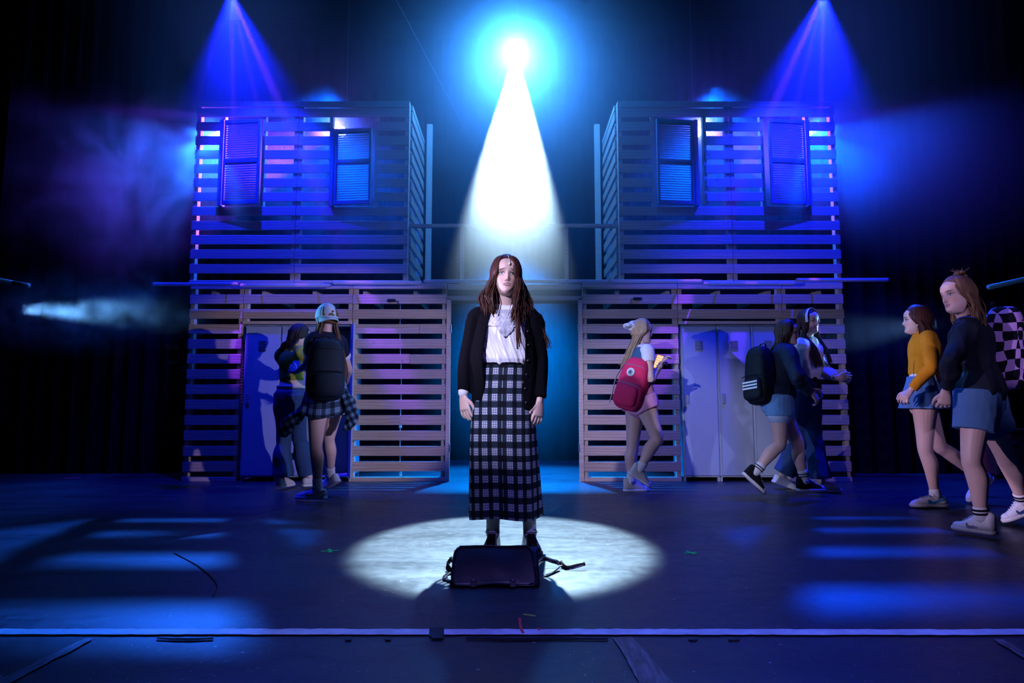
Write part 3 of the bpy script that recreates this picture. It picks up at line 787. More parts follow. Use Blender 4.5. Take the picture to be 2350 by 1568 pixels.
    # ---- hair: locks that follow the skull and then fall
    def locks(p, bm, specs, n, seed=1, r=(.010, .004), wave=0.010, skull=1.05, dens=2.6, thin=.55, mass=True):
        """specs: list of (az0, az1, top z, [(x, y, z) targets in head space at increasing drop])"""
        rs = random.Random(seed); s = p.hs; n = int(n * dens); r0 = (r[0] * thin, r[1] * thin)
        nm = 6 * len(specs) if mass else 0
        for i in range(n + nm):
            fat = i >= n; r = (.027, .005) if fat else r0
            a0, a1, zt, tg = specs[i % len(specs)]
            u = rs.random() if not fat else ((i - n) // len(specs) + .5) / 6; az = R(a0 + (a1 - a0) * u)
            pts = []
            for k in range(5):
                z = zt - (zt - 0.0) * (k / 4) ** 1.2
                zz = max(-1, min(1, z / 0.121)); rad = math.sqrt(max(0.0, 1 - zz * zz))
                w = 0.079 * skull * rad + 0.002; fy = (0.090 if math.sin(az) > 0 else 0.106) * skull * rad
                pts.append(Vector((math.cos(az) * w, math.sin(az) * fy - 0.004, z)))
            last = pts[-1]; P = [p.HM @ (q * s) for q in pts]
            jx, jy = (0, 0) if fat else (rs.gauss(0, 1.3), rs.gauss(0, 1.3))
            if fat: pts = [q * .93 for q in pts]
            base = P[-1]
            for j, (x0, x1, y0, y1, z) in enumerate(tg):
                lp = p.HM.to_translation() + p.HR @ Vector(((x0 + (x1 - x0) * u) * s + jx * 0.006, (y0 + (y1 - y0) * u) * s + jy * 0.006, 0)) + Z * (z * s)
                lp = lp + Vector((math.sin(u * 9 + j * 2.1) * wave + rs.gauss(0, .3) * wave, math.cos(u * 7 + j * 1.9) * wave, rs.uniform(-.035, .03) if j == len(tg) - 1 else 0))
                P.append(lp)
            m = len(P); st = [(q, (r[0] + (r[1] - r[0]) * (k / (m - 1)) ** 1.5) * (0.5 if k == 0 else 1) * (1 if fat else rs.uniform(.6, 1.3)), (r[0] * 0.5 + (r[1] * .5 - r[0] * .5) * (k / (m - 1)) ** 1.5) * (0.5 if k == 0 else 1)) for k, q in enumerate(P)]
            tube(bm, st, p.HR @ Vector((math.sin(az), -math.cos(az), 0)) if True else p.side, 5, 3)
    def scalp(p, bm, k=1.0, cut=0.012, low=-0.06, full=False):
        """hair cap over the skull, leaving the face clear; a clean hairline ring"""
        s = p.hs; n = 64; m_ = 14; rings = []
        def lim(az):
            c, q = abs(math.cos(az)), math.sin(az)
            if q > 0: return (0.090 - 0.125 * c ** 3.0) if not full else 0.045 - .075 * c ** 3
            return -0.035 + (low + 0.035) * min(1, -q * 1.5)
        for i in range(m_ + 1):
            r = []
            for j in range(n):
                az = 2 * PI * j / n; q = math.sin(az); ph = math.acos(max(-1, min(1, lim(az) / (0.127 * k)))) * i / m_
                rad = math.sin(ph); last = 1 - 0.03 * (i == m_)
                r.append(bm.verts.new(p.HM @ Vector((math.cos(az) * rad * 0.083 * k * last * s, (q * rad * (0.093 if q > 0 else 0.112) * k * last - 0.005) * s, math.cos(ph) * 0.127 * k * s))))
            rings.append(r)
        for A, B in zip(rings[1:], rings[2:]):
            for i in range(n): bm.faces.new((A[i], A[(i + 1) % n], B[(i + 1) % n], B[i]))
        bm.faces.new(rings[1]); bm.faces.new(rings[-1][::-1])
    # ---- shoes
    def shoe(p, k, kind, upper_m, sole_m, lace_m=None, pitch=0.0, logo=None, logo_m=None, L=0.245, lat=1, label=None):
        s = p.s; A = p.J['A' + k]; td = p.toe[k]
        yv = unit((td.x, td.y, 0)); xv = yv.cross(Z); zv = Z
        Rm = Matrix((xv, yv, zv)).transposed() @ Matrix.Rotation(pitch, 3, 'X')
        M = Matrix.Translation(A) @ Rm.to_4x4() @ Matrix.Diagonal((s, s, s, 1)) @ Matrix.Translation((0, 0.0, -0.085))
        sh = 0.024 if kind != 'oxford' else 0.018
        ys = [-.072, -.060, -.035, 0.0, .045, .09, .13, .155, .172]
        ws = [.012, .030, .036, .035, .038, .045, .043, .030, .008]
        sc = L / 0.245; ys = [y * sc for y in ys]
        def outline(grow, z):
            pts = []
            aa = catmull(list(zip(ys, ws)), 3)
            for y, w in aa: pts.append((w + grow, y + (grow if y > 0.1 else -grow if y < -.05 else 0)))
            ring = [(x, y) for x, y in pts] + [(-x, y) for x, y in reversed(pts)]
            return [M @ Vector((x, y, z)) for x, y in ring]
        bm = bmesh.new(); prof = ((0.001, 0.0), (0.004, 0.006), (0.004, sh - 0.004), (0.001, sh))
        rings = [[bm.verts.new(q) for q in outline(g, z)] for g, z in prof]; n = len(rings[0])
        for A_, B_ in zip(rings, rings[1:]):
            for i in range(n): bm.faces.new((A_[i], A_[(i + 1) % n], B_[(i + 1) % n], B_[i]))
        bm.faces.new(rings[0][::-1]); bm.faces.new(rings[-1])
        bm_u = bmesh.new(); hi = {'low': .086, 'high': .135, 'oxford': .112}[kind]
        hs = {'low': [.074, .086, .090, .088, .084, .072, .058, .047, .032], 'high': [.120, .134, .138, .132, .106, .074, .056, .045, .030], 'oxford': [.100, .112, .115, .112, .096, .070, .056, .046, .030]}[kind]
        rings = []
        for y, w, h in catmull(list(zip(ys, ws, hs)), 3):
            ring = []
            for i in range(17):
                a = PI * i / 16; c, q = math.cos(a), math.sin(a)
                ring.append(bm_u.verts.new(M @ Vector((math.copysign(abs(c) ** .55, c) * w * (1 + (0.10 if y < .03 else 0)) * (1 - 0.22 * q * min(1, h / .07)) , y, sh - 0.004 + (h - sh) * abs(q) ** .8))))
            rings.append(ring)
        for A_, B_ in zip(rings, rings[1:]):
            for i in range(16): bm_u.faces.new((A_[i], A_[i + 1], B_[i + 1], B_[i]))
            bm_u.faces.new((A_[16], A_[0], B_[0], B_[16]))
        bm_u.faces.new(rings[0]); bm_u.faces.new(rings[-1][::-1])
        u = p.raw('shoe', bm_u, upper_m, label=label)
        def sub(nm, b, m, smooth=True):
            o = p.raw(nm, b, m, smooth, parent=u); return o
        sub('sole', bm, sole_m)
        bm = bmesh.new()                            # laces over the instep
        for j in range(5):
            t = j / 4; y = (0.035 + 0.062 * t) * sc; z = np.interp(y, ys, hs) + .003
            tube(bm, [(M @ Vector((-.022, y, z - .008)), .0030, .002), (M @ Vector((0, y + .003, z)), .0030, .002), (M @ Vector((.022, y, z - .008)), .0030, .002)], yv, 6, 2)
        for sg in (-1, 1):
            z = np.interp(.03 * sc, ys, hs) + .003
            tube(bm, [(M @ Vector((0, .03, z)), .002, .002), (M @ Vector((sg * .022, .035, z + .012)), .002, .002), (M @ Vector((sg * .038, .03, z - .006)), .002, .002), (M @ Vector((sg * .02, .034, z - .004)), .002, .002)], yv, 6, 3)
        sub('laces', bm, lace_m or upper_m)
        if kind == 'high':
            bm = bmesh.new(); ball(bm, M @ Vector((0, .134 * sc, .030)), (.040 * s, .034 * s, .024 * s), Rm); sub('toe_cap', bm, sole_m)
        if logo == 'star':                          # round ankle patch with a five-pointed star
            c0 = Vector((lat * .0400, -.004, .088)); bm = bmesh.new()
            bm_cyl(bm, M @ (c0 - Vector((lat * .006, 0, 0))), M @ (c0 + Vector((lat * .002, 0, 0))), .0215 * s, seg=24); sub('patch', bm, MATS['white_rubber'])
            bm = bmesh.new(); vs = []
            for j in range(10):
                rr = (.0135 if j % 2 == 0 else .0055); a = PI / 2 + j * PI / 5
                vs.append((rr * math.cos(a), rr * math.sin(a)))
            f1 = [bm.verts.new(M @ (c0 + Vector((lat * .0035, x, z)))) for x, z in vs]; f0 = [bm.verts.new(M @ (c0 + Vector((lat * .001, x, z)))) for x, z in vs]
            bm.faces.new(f1); bm.faces.new(f0[::-1])
            for j in range(10): bm.faces.new((f1[j], f1[(j + 1) % 10], f0[(j + 1) % 10], f0[j]))
            sub('star', bm, logo_m or mat('star_blue', (0.02, 0.05, 0.25), 0.5), False)
        if logo == 'tick':                          # curved tick along the side panel
            bm = bmesh.new(); top = catmull([(.070, .056), (.066, .045), (.055, .041), (.030, .046), (.0, .056), (-.035, .067), (-.066, .075)], 2)
            bot = catmull([(.074, .056), (.076, .036), (.058, .024), (.032, .027), (.0, .040), (-.035, .056), (-.066, .071)], 2)
            def P3(y, z):
                w = np.interp(y * sc, ys, ws); q = min(1, max(0, (z - .02) / .05)); return M @ Vector((lat * (w * (1 - 0.20 * q) + .0045), y * sc, z))
            T = [bm.verts.new(P3(*q)) for q in top]; B = [bm.verts.new(P3(*q)) for q in bot]
            T2 = [bm.verts.new(P3(*q) - Rm @ Vector((lat * .012, 0, 0))) for q in top]; B2 = [bm.verts.new(P3(*q) - Rm @ Vector((lat * .012, 0, 0))) for q in bot]
            for j in range(len(T) - 1):
                for a, b in ((T, B), (B2, T2)): bm.faces.new((a[j], a[j + 1], b[j + 1], b[j]))
                bm.faces.new((T[j], T2[j], T2[j + 1], T[j + 1])); bm.faces.new((B[j], B[j + 1], B2[j + 1], B2[j]))
            bm.faces.new((T[0], B[0], B2[0], T2[0])); bm.faces.new((T[-1], T2[-1], B2[-1], B[-1]))
            sub('side_tick', bm, logo_m, False)
        return u
    def sock(p, k, m, top=0.45, name='sock', label=None):
        bm = bmesh.new(); J = p.J; K, A = J['K' + k], J['A' + k]; s = p.s
        B = K.lerp(A, top)
        rr = lambda t: np.interp(t, [.15, .35, .6, .85, 1.0], [.050, .053, .041, .033, .034])
        st = [(A - Z * 0.01, .034 * s * p.lw, .036 * s * p.lw)]
        for q in np.linspace(1.0, top, 5): st.append((K.lerp(A, q), (rr(q) * p.lw + .004) * s, (rr(q) * p.lw + .006) * s))
        tube(bm, st, p.side, 20, 3)
        o = p.raw(name, bm, m)
        return o
    def head_pt(p, x, y, z): return p.HM @ Vector((x * p.hs, y * p.hs, z * p.hs))
def rings_mesh(name, rings, closed=True, caps=(False, False), thick=0.0, uv=None):
    """skin a list of point rings; optional uv(i, j)"""
    n = len(rings[0]); vs = [tuple(q) for r in rings for q in r]; fs = []; uvs = []
    for i in range(len(rings) - 1):
        for j in range(n if closed else n - 1):
            j2 = (j + 1) % n
            fs.append((i * n + j, i * n + j2, (i + 1) * n + j2, (i + 1) * n + j))
            if uv: uvs += [uv(i, j), uv(i, j + 1), uv(i + 1, j + 1), uv(i + 1, j)]
    me = bpy.data.meshes.new(name); me.from_pydata(vs, [], fs); me.update()
    if uv:
        l = me.uv_layers.new(name='UVMap'); l.data.foreach_set('uv', np.array(uvs, np.float32).ravel())
    if thick:
        o = bpy.data.objects.new('t', me); COL.objects.link(o)
        md = o.modifiers.new('s', 'SOLIDIFY'); md.thickness = thick; md.offset = -1
        dg = bpy.context.evaluated_depsgraph_get(); m2 = bpy.data.meshes.new_from_object(o.evaluated_get(dg)); m2.name = name
        bpy.data.objects.remove(o); bpy.data.meshes.remove(me); me = m2
    return me
def plaid_mat(name, pu, pv, pale, midc, dark, line=(0.02, 0.03, 0.06), rough=0.85, seam=False):
    m = mat(name, dark, rough, spec=0.2); t = NT(m)
    uv = t.n('ShaderNodeUVMap'); sp = t.n('ShaderNodeSeparateXYZ'); t.l(uv.outputs[0], sp.inputs[0])
    def band(x, period, lo, hi):
        f = t.math('FRACT', t.math('DIVIDE', x, period))
        return t.math('MULTIPLY', t.math('GREATER_THAN', f, lo), t.math('LESS_THAN', f, hi))
    A = band(sp.outputs[0], pu, 0.20, 0.78); B = band(sp.outputs[1], pv, 0.22, 0.76)
    gu = band(sp.outputs[0], pu / 5.2, 0.0, 0.30); gv = band(sp.outputs[1], pv / 5.6, 0.0, 0.30)
    g = t.math('MAXIMUM', gu, gv)
    both = t.math('MULTIPLY', A, B); one = t.math('MAXIMUM', A, B)
    c = t.mix(one, dark, midc)
    c = t.mix(t.math('MULTIPLY', one, t.math('MULTIPLY', g, 0.45)), c, line)
    pc = t.mix(t.math('MULTIPLY', g, 0.78), pale, line)
    c = t.mix(both, c, pc)
    if seam: c = t.mix(t.math('MULTIPLY', t.math('LESS_THAN', sp.outputs[0], -0.0118), B), c, pale)
    t.l(c, t.b.inputs['Base Color'])
    tc = t.n('ShaderNodeTexCoord'); t.bump(noise_node(t, tc.outputs['Object'], 200, 2), 0.2, 0.002)
    return m
# ================================================================== PEOPLE
SK = (0.64, 0.45, 0.38)
SKIN_LEAD = skin_mat('skin_lead', SK, tilt=-0.30, openm=0.0042, lip=(0.46, 0.12, 0.13))
SKIN = skin_mat('skin', SK, tilt=0.05)
SKIN_SMILE = skin_mat('skin_smile', SK, tilt=0.1, openm=0.0035)
WHITE = fabric('white_cotton', (0.78, 0.78, 0.80))
BLACKKNIT = fabric('black_knit', (0.0045, 0.0045, 0.007), 0.95, 0.4, 160); BLACKKNIT.node_tree.nodes['Principled BSDF'].inputs['Specular IOR Level'].default_value = 0.04
WRUB = mat('white_rubber', (0.66, 0.66, 0.66), 0.55)
WLEA = mat('white_leather', (0.62, 0.62, 0.63), 0.45)
BLEA = mat('black_leather', (0.008, 0.008, 0.010), 0.22)
BCAN = fabric('black_canvas', (0.010, 0.010, 0.014))
WCAN = fabric('cream_canvas', (0.60, 0.57, 0.52))
DENIM = fabric('blue_denim', (0.09, 0.20, 0.38), 0.9, 0.3, 200, (0.05, 0.11, 0.24))
LDENIM = fabric('light_denim', (0.18, 0.36, 0.58), 0.9, 0.3, 200, (0.10, 0.22, 0.42))
DKDENIM = fabric('dark_denim', (0.035, 0.075, 0.16), 0.9, 0.3, 200, (0.02, 0.045, 0.11))
H_AUB = hair_mat('auburn_hair', (0.085, 0.024, 0.012), (0.016, 0.006, 0.005))
H_BRN = hair_mat('brown_hair', (0.075, 0.032, 0.020), (0.020, 0.009, 0.007))
H_DRK = hair_mat('dark_hair', (0.018, 0.009, 0.008), (0.006, 0.004, 0.004))
H_BLO = hair_mat('blonde_hair', (0.55, 0.42, 0.26), (0.28, 0.19, 0.11))
H_DBL = hair_mat('dark_blonde_hair', (0.22, 0.12, 0.06), (0.08, 0.04, 0.02))
def eyes(p):
    for sg in (-1, 1):
        bm = bmesh.new(); ball(bm, p.head_pt(sg * 0.031, 0.0655, -0.0008), 0.0112 * p.hs, None, 20, 14)
        o = p.raw('eye', bm, MATS['eye'])
def lashes(p): pass
m = mat('eye', (0.7, 0.68, 0.68), 0.15)
# ------------------------------------------------------------------ lead performer
def lead():
    p = Person('lead performer with long auburn hair, black cardigan, white blouse and long plaid skirt, facing front', (-0.01, 3.84, 0), (0, -1), 1.02)
    Y = 3.86
    p.toe = {'R': unit((-.12, -1, 0)), 'L': unit((.15, -1, 0))}
    p.setup(Vector((-0.045, Y, 0.93)), at(1160, 714, Y), at(1161, 634, 3.81), (0.13, -1, 0.03),
            {'R': (at(1074, 824, 3.88), at(1063, 908, 3.82)), 'L': (at(1238, 826, 3.88), at(1238, 922, 3.82))},
            {'R': (Vector((-.105, 3.84, .50)), Vector((-.110, 3.84, .088))), 'L': (Vector((.085, 3.84, .50)), Vector((.103, 3.84, .088)))}, roll=R(-3), hs=1.02)
    p.bust = .35; p.slim = .84
    p.body(SKIN_LEAD, {'R': ((0.13, -.10, -1), (0.75, -.65, 0), 0.34), 'L': ((-.12, -.10, -1), (-.75, -.65, 0), 0.34)}, 0.0034)
    # blouse: loose, gathered under the yoke, bloused over the waistband
    bm = bmesh.new()
    p.torso(bm, a=.12, b=.48, inf=.020, flare=lambda z: 0.034 * math.exp(-((z - .165) / .05) ** 2) + .012 * math.exp(-((z - .28) / .08) ** 2) - 0.004)
    me = remeshed('blouse', bm, .0042, 2); me.materials.clear()
    c = co_np(me); nn = no_np(me); zz = (c[:, 2] - 1.06) / .22
    env = np.clip(1.15 - np.abs(zz - .45) * 1.1, 0, 1) * np.clip((1.30 - c[:, 2]) / .05, 0, 1)
    x = c[:, 0] + .012 * np.sin(c[:, 2] * 22) + .02 * zz
    f = np.abs(np.sin(x * 62 + .6)) ** .7 * .6 + np.abs(np.sin(x * 118 + 2.0 + 2 * zz)) * .4 + .3 * np.sin(x * 30 + c[:, 2] * 16)
    c = c + nn * ((f - .55) * env * .013)[:, None]; me.vertices.foreach_set('co', c.astype(np.float32).ravel()); me.update()
    wrinkle(me, .003, 26, (1, 1, .4), 3)
    ob = p.add(link('blouse', me, mat('white_satin', (0.80, 0.80, 0.82), 0.5), None, True))
    # lace yoke laid over the chest
    lace = mat('white_lace', (0.75, 0.75, 0.78), 0.8); t = NT(lace)
    tc = t.n('ShaderNodeTexCoord'); v = t.n('ShaderNodeTexVoronoi', _Scale=190.0); t.l(tc.outputs['Object'], v.inputs['Vector'])
    v2 = t.n('ShaderNodeTexVoronoi', _Scale=42.0); t.l(tc.outputs['Object'], v2.inputs['Vector'])
    h = t.math('ADD', t.math('MULTIPLY', v.outputs['Distance'], .6), t.math('MULTIPLY', v2.outputs['Distance'], .9))
    t.l(t.mix(t.ramp(h, [(0.30, (0, 0, 0)), (0.75, (1, 1, 1))]), (0.80, 0.80, 0.82), (0.46, 0.47, 0.54)), t.b.inputs['Base Color']); t.bump(h, 0.7, 0.003)
    N = p.J['N']
    from mathutils.bvhtree import BVHTree
    cc = co_np(me); bv = BVHTree.FromPolygons([Vector(q) for q in cc.tolist()], [tuple(q.vertices) for q in me.polygons])
    grid = []
    for i in range(31):
        v_ = i / 30; d = .006 + .162 * v_
        hwid = np.interp(d, [.006, .05, .085, .100, .104, .125, .150, .168], [.060, .108, .116, .116, .050, .046, .026, .004]); row = []
        for j in range(41):
            u = j / 40 * 2 - 1; x_ = u * hwid * (1 + .03 * math.sin(i * 2.4))
            q = bv.ray_cast(Vector((N.x + x_, Y - 1.0, N.z - d)), Vector((0, 1, 0)), 2.0)[0]
            y_ = q.y if q else Y - .08
            row.append(Vector((N.x + x_, min(y_, Y - .045) - .006 - .0015 * math.sin(j * 1.7 + i), N.z - d)))
        grid.append(row)
    p.add(link('lace_yoke', rings_mesh('lace_yoke', grid, False, thick=.003), lace, None, True))
    bm = bmesh.new(); c = N + Vector((0, -0.012, 0.0))
    pts = []
    for i in range(41):
        a = 2 * PI * i / 40; pts.append((c + Vector((math.cos(a) * .066, math.sin(a) * .056, 0.000 + 0.020 * math.sin(a) + .004 * math.sin(9 * a))), .011 + .003 * math.sin(12 * a), .005))
    tube(bm, pts, (0, 0, 1), 8, 1); p.raw('lace_collar', bm, lace)
    # skirt
    rows = [(838, 1156, .128, .098), (856, 1155, .136, .104), (880, 1154, .150, .118), (915, 1153, .168, .135), (960, 1153, .183, .147), (1020, 1153, .192, .152), (1090, 1155, .199, .157), (1150, 1156.5, .204, .163), (1188, 1157.5, .207, .166)]
    a = catmull([(at(px, py, Y).x, at(px, py, 3.80).z, rx, ry) for py, px, rx, ry in rows], 7); n = 160; rings = []; arcs = []
    for i, (x, z, rx, ry) in enumerate(a):
        t = i / (len(a) - 1); ring = []
        for j in range(n + 1):
            th = 2 * PI * j / n - PI / 2 + PI         # start at the back so the seam pair meets behind
            th = PI / 2 + 2 * PI * j / n
            fold = 1 + (0.012 + 0.065 * t ** 1.5) * (math.sin(5 * th + 1.2) * 0.6 + math.sin(9 * th + 0.5 + t) * 0.35 + math.sin(14 * th) * 0.15)
            q = Vector((x + math.cos(th) * rx * fold, Y - 0.01 + math.sin(th) * ry * fold, z + (0.010 * math.sin(3 * th + 0.6) * t ** 3)))
            ring.append(q)
        arc = [0.0]
        for A, B in zip(ring, ring[1:]): arc.append(arc[-1] + (B - A).length)
        mid = arc[n // 2]; rings.append(ring); arcs.append([abs(s_ - mid) - 0.013 for s_ in arc])
    me = rings_mesh('skirt', rings, closed=False, thick=0.004, uv=lambda i, j: (arcs[i][j], rings[i][n // 2].z + 0.0))
    o = p.add(link('skirt', me, plaid_mat('plaid_wool', 0.0583, 0.0755, (0.46, 0.48, 0.56), (0.009, 0.020, 0.030), (0.0012, 0.0015, 0.005), seam=True), None, True))
    o['label'] = 'long black and pale plaid skirt'
    bm = bmesh.new(); pts = [(Vector((rings[1][j].x, rings[1][j].y, rings[0][j].z + 0.004)), .010, .004) for j in range(0, n + 1, 5)]
    tube(bm, pts, (0, 0, 1), 8, 2); p.raw('waistband', bm, BLACKKNIT)
    # cardigan
    bm = bmesh.new(); st = [(0.800, .180, .135, 42, 34), (0.86, .182, .138, 42, 34), (.93, .180, .136, 38, 33), (1.02, .184, .140, 38, 36), (1.10, .188, .142, 38, 38), (1.20, .180, .138, 36, 40), (1.28, .168, .124, 33, 42), (1.34, .160, .108, 30, 44), (1.375, .125, .085, 34, 50), (1.395, .085, .07, 50, 60)]
    a = catmull(st, 3); rings = []
    for z, rx, ry, gl, gr in a:
        out, inn = [], []
        for j in range(49):
            th = -90 + gr + (360 - gl - gr) * j / 48; th = R(th)
            f = 1 + .02 * math.sin(8 * th + z * 6)
            out.append(Vector((p.J['P'].x + math.cos(th) * (rx + .014) * f, Y + math.sin(th) * (ry + .014) * f, z)))
            inn.append(Vector((p.J['P'].x + math.cos(th) * (rx + .002) * f, Y + math.sin(th) * (ry + .002) * f, z)))
        rings.append([bm.verts.new(q) for q in out + inn[::-1]])
    for A, B in zip(rings, rings[1:]):
        n2 = len(A)
        for i in range(n2): bm.faces.new((A[i], A[(i + 1) % n2], B[(i + 1) % n2], B[i]))
    bm.faces.new(rings[0][::-1]); bm.faces.new(rings[-1])
    for k in 'RL': p.arm(bm, k, .019, frac=1.90, infw=.017)
    p.part('cardigan', bm, BLACKKNIT, 0.005, 0.007, 2, 16, (1, 1, .35), label='open black knitted cardigan')
    bm = bmesh.new()
    for z in (0.84, 0.92, 1.0, 1.08, 1.17, 1.25):
        q = next(r for r in [min(a, key=lambda r: abs(r[0] - z))]); th = R(-90 + q[4] + 4)
        c = Vector((p.J['P'].x + math.cos(th) * (q[1] + .018), Y + math.sin(th) * (q[2] + .018), z)); bm_cyl(bm, c, c + Vector((.002, -.004, 0)), .006, seg=12)
    p.raw('buttons', bm, mat('dark_button', (0.05, 0.05, 0.06), 0.2))
    for k in 'RL':
        bm = bmesh.new(); J = p.J; a_, b_ = J['E' + k], J['W' + k]
        tube(bm, [(a_.lerp(b_, .86), .037, .034), (a_.lerp(b_, .95), .0345, .031)], (0, 1, 0), 18, 1); p.raw('cuff', bm, WHITE) if k == 'R' else bm.free()
        p.sock(k, WHITE, 0.45)
        p.shoe(k, 'oxford', BLEA, mat('black_sole', (0.006, 0.006, 0.007), 0.5), BCAN, L=.255)
    # hair
    bm = bmesh.new()
    p.scalp(bm, 1.02)
    specs = [(44, 12, .119, [(.078, .092, .035, .0, -.06), (.086, .135, .045, .0, -.13), (.060, .120, .055, .01, -.215)]),
             (15, -45, .119, [(.092, .080, .0, -.06, -.06), (.140, .105, .0, -.05, -.13), (.115, .07, .0, -.05, -.225)]),
             (15, -45, .119, [(.092, .080, .0, -.06, -.06), (.150, .115, .0, -.05, -.14), (.095, .06, .0, -.05, -.20)]),
             (-45, -90, .119, [(.07, 0, -.08, -.10, -.07), (.08, .0, -.08, -.09, -.15), (.06, .0, -.07, -.09, -.25)]),
             (-90, -140, .119, [(.0, -.07, -.10, -.08, -.07), (.0, -.09, -.09, -.07, -.16), (.0, -.09, -.09, -.06, -.27)]),
             (-140, -190, .119, [(-.085, -.088, -.04, .02, -.06), (-.105, -.11, -.04, .02, -.15), (-.085, -.125, -.03, .03, -.26)]),
             (122, 172, .119, [(-.050, -.084, .064, .01, -.05), (-.052, -.100, .075, .03, -.13), (-.035, -.105, .095, .05, -.235)]),
             (122, 150, .119, [(-.052, -.074, .062, .03, -.05), (-.050, -.080, .080, .05, -.14), (-.03, -.08, .10, .07, -.25)]),
             (150, 190, .119, [(-.084, -.092, .02, .0, -.05), (-.115, -.135, .01, .0, -.13), (-.12, -.15, .0, .0, -.20)])]
    p.locks(bm, specs, 300, 3, (.0105, .0036), .012, dens=3.2)
    p.locks(bm, [(124, 136, .119, [(-.056, -.066, .064, .05, -.05), (-.05, -.065, .085, .07, -.18), (-.048, -.055, .125, .12, -.29), (-.040, -.06, .150, .145, -.40)]),
                 (172, 190, .119, [(-.092, -.098, 0, 0, -.05), (-.125, -.145, .0, .0, -.15), (-.185, -.20, .0, .0, -.26), (-.235, -.255, .0, .0, -.37)])], 16, 5, (.009, .0025), .006)
    p.raw('hair', bm, H_AUB, label='long wavy auburn hair blown to one side')
    bm = bmesh.new(); ball(bm, p.head_pt(-.006, .094, .052), (.006, .005, .010)); 
    tube(bm, [(p.head_pt(-.006, .094, .058), .0014, .0014), (p.head_pt(-.004, .080, .085), .0014, .0014), (p.head_pt(.0, .050, .110), .0014, .0014)], (1, 0, 0), 6, 3)
    p.raw('forehead_microphone', bm, mat('beige_plastic', (0.72, 0.66, 0.55), 0.4), label='tiny pale microphone at the hairline')
    bm = bmesh.new(); ball(bm, p.head_pt(.080, .0, -.045), .006); p.raw('earring', bm, WLEA)
    return p
PPL = {}
PPL['lead'] = lead()
def long_hair(p, specs, n, seed, m, r=(.011, .004), wave=.006, k=1.03, label=None, full=False, low=-.05):
    bm = bmesh.new(); p.scalp(bm, k, full=full, low=low); p.locks(bm, specs, n, seed, r, wave); p.raw('hair', bm, m, label=label)
def top_garment(p, name, m, a=.05, b=.48, inf=.014, sleeve=2.0, sinf=.012, vox=.008, wr=.006, flare=None, infw=None, label=None):
    bm = bmesh.new(); p.torso(bm, a, b, inf, flare=flare)
    for k in 'RL': p.arm(bm, k, sinf, frac=sleeve, infw=infw)
    return p.part(name, bm, m, vox, wr, 3, 14, (1, 1, .45), label)
def shorts(p, m, frac=.45, inf=.016, name='shorts', vox=.008, wr=.005, flare=0.0, top=.10, label=None):
    bm = bmesh.new(); p.torso(bm, -.11, top, inf)
    for k in 'RL': p.leg(bm, k, inf + .004, frac, flare=flare)
    return p.part(name, bm, m, vox, wr, 3, 14, (1, 1, .6), label)
def sup(bm, M, r, e=0.5, n=24, taper=0.0):
    """rounded box: a superellipsoid"""
    rings = []; m_ = 14
    sg = lambda v, q: math.copysign(abs(v) ** q, v)
    for i in range(m_ + 1):
        ph = -PI / 2 + PI * i / m_; cz, sz = max(abs(math.cos(ph)), .02), math.sin(ph)
        k = 1 - taper * (sg(sz, e) + 1) / 2
        rings.append([bm.verts.new(M @ Vector((r[0] * k * cz ** e * sg(math.cos(2 * PI * j / n), e), r[1] * k * cz ** e * sg(math.sin(2 * PI * j / n), e), r[2] * sg(sz, e)))) for j in range(n)])
    for A, B in zip(rings, rings[1:]):
        for j in range(n): bm.faces.new((A[j], A[(j + 1) % n], B[(j + 1) % n], B[j]))
    bm.faces.new(rings[0][::-1]); bm.faces.new(rings[-1])
